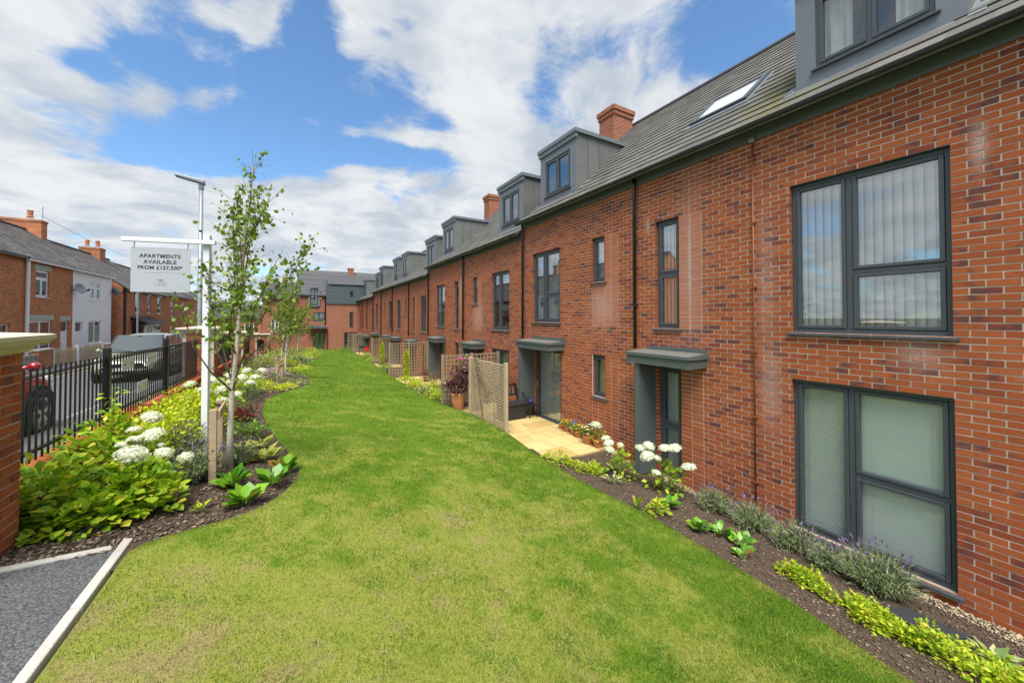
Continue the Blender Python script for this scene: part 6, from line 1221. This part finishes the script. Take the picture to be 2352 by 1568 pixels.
for z in (.75, .95, 1.1, 1.2, .6, .85): flower_head(rf_, (4.92 + random.uniform(-.05, .05), 10.85, z), .045, REDF, .9)
sb_ = thing('planter_bowl', 'grey bowl planter with shrub behind the tall planter', 'planter', (4.92, 10.75, .252)); m_ = MB(); m_.lathe([(0, 0), (.13, 0), (.2, .12), (.21, .2), (.19, .2), (0, .16)], (4.92, 10.75, .252), 18); m_.build('bowl', simple('grey_bowl', (.06, .065, .07), .7), sb_); P, D = dome(130, (4.92, 10.75, .42), (.18, .18, .45), .5); leaves_mesh('foliage', P, D, np.full(130, .06), LIME, sb_, 'pt')['kind'] = 'stuff'
cl_ = thing('climbing_rose', 'thin brown climber on the slatted screen', 'climber', (4.4, 9.6, .35)); n = 260; t = rng.random(n); yy_ = 9.75 - .9 * t + rng.normal(0, .10, n); zz_ = np.where(t < .5, 1.95 - 1.0 * t, 1.45 - .9 * (t - .5)) + rng.normal(0, .10, n); P = np.stack([np.full(n, 4.40) + rng.normal(0, .02, n), yy_, np.clip(zz_, .5, 2.15)], 1); leaves_mesh('foliage', P, rng.normal(0, 1, (n, 3)), .03 + .02 * rng.random(n), leaf_mat('dry_leaf', (.10, .075, .03), (.22, .16, .07), (.12, .18, .04), .3), cl_, 'pt')['kind'] = 'stuff'
m_ = MB(); m_.tube([(4.42, 9.2, .35), (4.41, 9.35, .9), (4.41, 9.5, 1.5), (4.41, 9.75, 2.1)], .008, 5); m_.build('stem', TWIG, cl_)
# conifers and small plants by the trellises
def conifer(label, x, y, h, r):
    z = tz(x, y); root = thing('golden_conifer', label, 'conifer', (x, y, z), 'golden columnar conifers'); n = 620; t = rng.random(n); a = rng.random(n) * 6.283; rr = r * np.sin(np.pi * np.clip(t * .82 + .16, 0, 1)) ** .7 * (.7 + .4 * rng.random(n)); P = np.stack([x + np.cos(a) * rr, y + np.sin(a) * rr, z + h * t * (.95 + .08 * np.sin(a * 2))], 1); D = np.stack([np.cos(a) * .5, np.sin(a) * .5, np.ones(n)], 1) + rng.normal(0, .25, (n, 3)); leaves_mesh('crown', P, D, .09 + .05 * rng.random(n), GOLD, root, 'long', wid=1.6); m_ = MB(); m_.tube([(x, y, z), (x, y, z + h * .8)], [.02, .008], 6); m_.build('trunk', TWIG, root)
conifer('first golden columnar conifer by the trellis', 4.72, 18.4, 1.35, .13); conifer('second golden columnar conifer, farther along', 4.95, 25.5, 1.5, .14)
small = [(4.25, 12.4, .22, .22, LIME, 'lime plant left of the lattice trellis post'), (4.35, 13.1, .3, .24, LIME, 'lime plant in the bed before the pot trellis'), (4.2, 13.9, .28, .2, VARI, 'cream plant in the bed between trellis screens'), (4.65, 14.2, .35, .35, LIME, 'lime shrub near the brick wall past the pot trellis'), (4.3, 15.2, .35, .25, GOLD, 'golden clump halfway between the trellises'), (4.45, 16.1, .35, .3, LIME, 'lime clump before the golden conifer'), (4.35, 17.2, .3, .22, LIME, 'lime clump at the foot of the golden conifer'), (5.2, 15.7, .3, .6, BRNL, 'bronze tall plant by the porch panel'), (5.4, 17.6, .2, .5, REDL, 'dark red plant behind the golden conifer'), (4.55, 21.2, .35, .3, DARKG, 'dark clump past the conifer trellis'), (4.6, 22.6, .35, .3, LIME, 'lime clump in the second bed'), (4.75, 24.2, .4, .35, DARKG, 'dark clump before the second conifer'), (5.0, 24.6, .3, .5, REDL, 'red shrub before the second conifer'), (4.8, 28.6, .4, .3, LIME, 'lime clump past the second conifer trellis'), (4.95, 31., .4, .35, GREEN, 'green clump in the third bed'), (5.2, 33.5, .4, .4, LIME, 'lime clump near the barbecue'), (4.9, 41.3, .5, .5, GREEN, 'green shrub between the last two trellises'), (4.6, 43.8, .5, .5, GREEN, 'green shrub at the foot of the corner block')]
for (x, y, r, h, mt, lb) in small: bush('small_shrub', lb, 'shrub', x, y, (r * 1.2, r * 1.2, h * 1.1), 300, .07, mt, 'pt', 'small shrubs along the terrace')
bq = thing('barbecue', 'dark covered barbecue trolley with red cloth on the far patio', 'barbecue', (5.45, 36.6, -.3)); m_ = MB(); m_.box(5.1, 5.9, 36.4, 36.9, .35, .6); m_.build('lid', DARKW, bq, mods=[('BEVEL', {'width': .08, 'segments': 3})])
for x in (5.15, 5.85): m_ = MB(); m_.bar((x, 36.65, -.3), (x, 36.65, .35), .05); m_.build('leg', DARKW, bq)
m_ = MB(); m_.box(5.5, 5.85, 36.33, 36.39, .1, .45); m_.build('cloth', REDF, bq)

# ------------------------------------------------------------------ birches
def birch(label, x, y, trunk, limbs, nleaf, lsize, seed, scale=1., stake=True, group='young birch trees'):
    """trunk and limbs as polylines of (across view, away, up) from the base"""
    g = np.random.default_rng(seed); z = tz(x, y); root = thing('birch_tree', label, 'tree', (x, y, z), group); A = math.atan(499 / 862); rx, ry = (math.cos(A), -math.sin(A)), (math.sin(A), math.cos(A))
    def Wd(p): return Vector((x + (rx[0] * p[0] + ry[0] * p[1]) * scale, y + (rx[1] * p[0] + ry[1] * p[1]) * scale, z + p[2] * scale))
    T = [Wd(p) for p in trunk]; m_ = MB(); rr = np.linspace(.038, .006, len(T)) * scale; rr[0] = .045 * scale; m_.tube(T, list(rr), 10); m_.build('trunk', BARK, root, smooth=True)
    segs = []; m_ = MB()
    def seg_pts(P, k): return [(P[i].lerp(P[i + 1], f), (P[i + 1] - P[i]).normalized()) for i in range(len(P) - 1) for f in np.linspace(0, 1, k, endpoint=False)]
    for L in limbs:
        P = [Wd(p) for p in L]; m_.tube(P, list(np.linspace(.012, .003, len(P)) * scale), 6); segs += seg_pts(P, 7)[3:]
    segs += seg_pts(T, 6)[int((len(T) - 1) * 6 * .62):]
    tw = []
    for i in range(int(len(segs) * 3.4)):
        p, t = segs[min(len(segs) - 1, int(len(segs) * g.random()))]
        if g.random() > min(1., max(.05, ((p.z - z) / scale - 1.3) * 1.2)): continue
        d_ = (t * .8 + Vector(g.normal(0, .65, 3)) + Vector((0, 0, .25))).normalized(); L = scale * g.uniform(.15, .46); q = p + d_ * L; tw.append((p, q)); m_.tube([p, p.lerp(q, .5) + Vector((0, 0, .01)), q], [.002 * scale, .0016 * scale, .001 * scale], 4, False)
    m_.build('limbs', TWIG, root)
    i = g.integers(0, len(tw), nleaf); f = g.random(nleaf) ** .7; P = np.array([tw[a][0].lerp(tw[a][1], b) for a, b in zip(i, f)]) + g.normal(0, .018 * scale, (nleaf, 3)); D = g.normal(0, .7, (nleaf, 3)); D[:, 2] -= .55; S = lsize * (.7 + .6 * g.random(nleaf)); leaves_mesh('crown', P, D, S, BIRCH, root, 'rd', up=g.normal(0, 1, (nleaf, 3)), wid=.8)
    return root
TR1 = [(0, 0, -.05), (.005, 0, .5), (.02, 0, 1.), (.06, .02, 1.5), (.09, .02, 2.), (.13, 0, 2.5), (.17, 0, 3.), (.22, .02, 3.5), (.27, 0, 4.0)]
LI1 = [[(.02, 0, .85), (-.06, .1, 1.25), (-.12, .2, 1.7), (-.14, .25, 2.3), (-.13, .2, 2.9), (-.10, .15, 3.35)], [(.03, 0, 1.0), (.16, -.1, 1.25), (.34, -.2, 1.6), (.52, -.3, 2.1), (.80, -.4, 2.55)], [(.04, 0, 1.15), (-.10, -.1, 1.5), (-.18, -.05, 1.95), (-.26, -.05, 2.3), (-.30, .0, 2.6)], [(.06, .02, 1.45), (.22, .1, 1.8), (.42, .2, 2.2), (.62, .3, 2.6), (.88, .3, 2.95)], [(.08, .02, 1.75), (-.05, .2, 2.1), (-.15, .3, 2.55), (-.24, .35, 3.05)], [(.1, .02, 2.05), (.26, -.15, 2.4), (.40, -.25, 2.85), (.52, -.25, 3.2)], [(.03, 0, 1.05), (-.15, .15, 1.3), (-.28, .25, 1.5), (-.42, .3, 1.65)], [(.13, 0, 2.4), (.05, .1, 2.8), (-.03, .15, 3.25), (-.10, .2, 3.6)], [(.16, 0, 2.8), (.28, .05, 3.2), (.42, .1, 3.55)], [(.05, 0, 1.3), (.2, .25, 1.55), (.45, .4, 1.75), (.75, .45, 1.95)], [(.03, 0, 1.0), (-.02, -.3, 1.3), (-.1, -.45, 1.6), (-.2, -.5, 2.0)], [(.06, .0, 1.5), (.2, -.3, 1.75), (.35, -.45, 2.1), (.5, -.5, 2.4)]]
birch('tall young birch staked beside the hydrangea in front of the sign', -.72, 6.1, TR1, LI1, 1700, .058, 3)
birch('second young birch with white trunk and short stake', -.29, 16.1, TR1, LI1, 1150, .075, 8, .98); birch('third young birch with white trunk, farther down the bed', -.55, 21.8, TR1, LI1, 1000, .085, 9, 1.02); birch('fourth young birch near the bronze mound', -.4, 28.2, TR1, LI1, 900, .095, 10, 1.0); birch('last young birch in front of the corner block', .2, 34.6, TR1, LI1, 800, .11, 12, 1.0)
def stake(label, x, y, h, dx_, dy_, low=False):
    z = tz(x, y); root = thing('tree_stake', label, 'stake', (x, y, z), 'timber tree stakes'); a = Vector((x, y, 0)); b = a + Vector((dx_, dy_, 0)); t = (b - a).normalized(); nrm = Vector((-t.y, t.x, 0))
    for q in (a, b): m_ = MB(); m_.bar(q + Vector((0, 0, z - .2)), q + Vector((0, 0, z + h)), .07, .07, nrm); m_.build('post', STAKE, root, mods=[('BEVEL', {'width': .006, 'segments': 2})])
    m_ = MB(); o_ = -nrm * .05; m_.bar(a + o_ + Vector((0, 0, z + h - .07)), b + o_ + Vector((0, 0, z + h - .07)), .024, .10); m_.build('crossbar', STAKE, root)
    m_ = MB(); c = (a + b) / 2 + Vector((0, 0, z + h - .05)) if low else b + Vector((0, 0, z + h - .05)); m_.tube([c + Vector((.055 * math.cos(k), .055 * math.sin(k), .01 * math.sin(2 * k))) for k in np.linspace(0, 6.283, 14)], .011, 6); m_.build('tree_tie', RUBBER, root)
stake('timber stake frame with black tie at the tall birch', -.82, 5.60, .86, -.02, .60); stake('timber stake frame at the second birch', -.52, 15.75, .55, .14, .45); stake('timber stake frame at the third birch', -.75, 21.5, .55, .14, .45)

# ------------------------------------------------------------------ far background
TREE = leaf_mat('far_tree_leaf', (.035, .075, .018), (.09, .15, .035), None, .25)
def far_tree(label, x, y, h, r, n=1500):
    z = -.6; root = thing('broadleaf_tree', label, 'tree', (x, y, z), 'trees beyond the houses'); m_ = MB(); m_.tube([(x, y, z), (x + .1, y, z + h * .4), (x, y, z + h * .7)], [.25, .18, .06], 8)
    for k in range(5): a = k * 1.3; m_.tube([(x, y, z + h * (.3 + .06 * k)), (x + math.cos(a) * r * .6, y + math.sin(a) * r * .6, z + h * (.55 + .05 * k))], [.1, .03], 6)
    m_.build('trunk', TWIG, root); Ps = []; 
    for k in range(9): c = (x + random.uniform(-.6, .6) * r, y + random.uniform(-.6, .6) * r, z + h * random.uniform(.4, .8)); P, D = dome(n // 9, c, (r * .55, r * .55, h * .22), .4); Ps.append((P, D))
    leaves_mesh('crown', np.concatenate([p for p, _ in Ps]), np.concatenate([q for _, q in Ps]), .35 + .2 * rng.random(9 * (n // 9)), TREE, root, 'pt')
for (x, y, h, r, lb) in ((-6.5, 84, 6.6, 3.2, 'broad tree at the end of the street'), (-11.5, 96, 7., 4., 'left tree of the pair closing the street'), (-2.5, 74, 6., 2.6, 'small tree showing past the brick house gable'), (-17, 104, 7.5, 4., 'farthest tree over the old terrace')): far_tree(lb, x, y, h, r)
fh = thing('distant_house', 'small distant house with grey blue roof at the street end', 'house', (-8, 74, -.2)); m_ = MB(); m_.box(-11., -4.6, 72, 78, -.8, 3.0); m_.build('wall', BRICK_OLD, fh); m_ = MB(); m_.hexa([(x, y, z) for lv in (0, 1) for x in (-11.3, -4.3) for (y, z) in [(71.6, 2.95 + .1 * lv), (75, 4.6 + .1 * lv)]]); m_.hexa([(x, y, z) for lv in (0, 1) for x in (-11.3, -4.3) for (y, z) in [(78.4, 2.95 + .1 * lv), (75.002, 4.6 + .1 * lv)]]); m_.build('roof', SLATE, fh)
for x in (-9.8, -6.8): window(fh, FY(71.97), x, x + 1.2, .9, 2.2, 'two', 'curtain', mat=UPVC, rec=-.02, glass=GLASS_R, room=False)

mat_plants('ground_cover', 'low green ground cover between hydrangea and second pier', 'ground cover', [(-1.75, 10.8), (-1.7, 11.6), (-1.75, 12.6), (-1.3, 13.2), (-1.6, 14.9), (-1.7, 15.8), (-1.3, 16.6)], .42, 170, .07, LIME, None, .3)
mat_plants('ground_cover', 'low green ground cover along the lawn by the third birch', 'ground cover', [(-.1, 17.2), (-.5, 17.6), (-.3, 18.4), (-1.6, 17.6), (-1.5, 19.4), (-1.6, 21.8), (-.9, 22.)], .45, 150, .075, GREEN, None, .28)
mat_plants('ground_cover', 'mixed low ground cover filling the far end of the bed', 'ground cover', [(-1.6, 24.5), (-.2, 25.4), (-1.5, 27.), (.2, 28.), (-1.5, 29.8), (.4, 30.4), (-1.3, 31.8), (.3, 33.4), (1.2, 34.4), (-.6, 36.6), (.7, 37.6), (-1.2, 38.), (1.5, 38.8), (.4, 41.), (-1.0, 41.)], .7, 130, .10, LIME, None, .3)
mat_plants('ground_cover', 'lime ground cover in the terrace bed before the lattice trellises', 'ground cover', [(4.35, 12.9), (4.55, 13.6), (4.4, 14.6), (4.7, 15.3), (4.45, 15.8), (5.2, 14.6), (5.4, 13.6)], .3, 130, .06, LIME, None, .22)
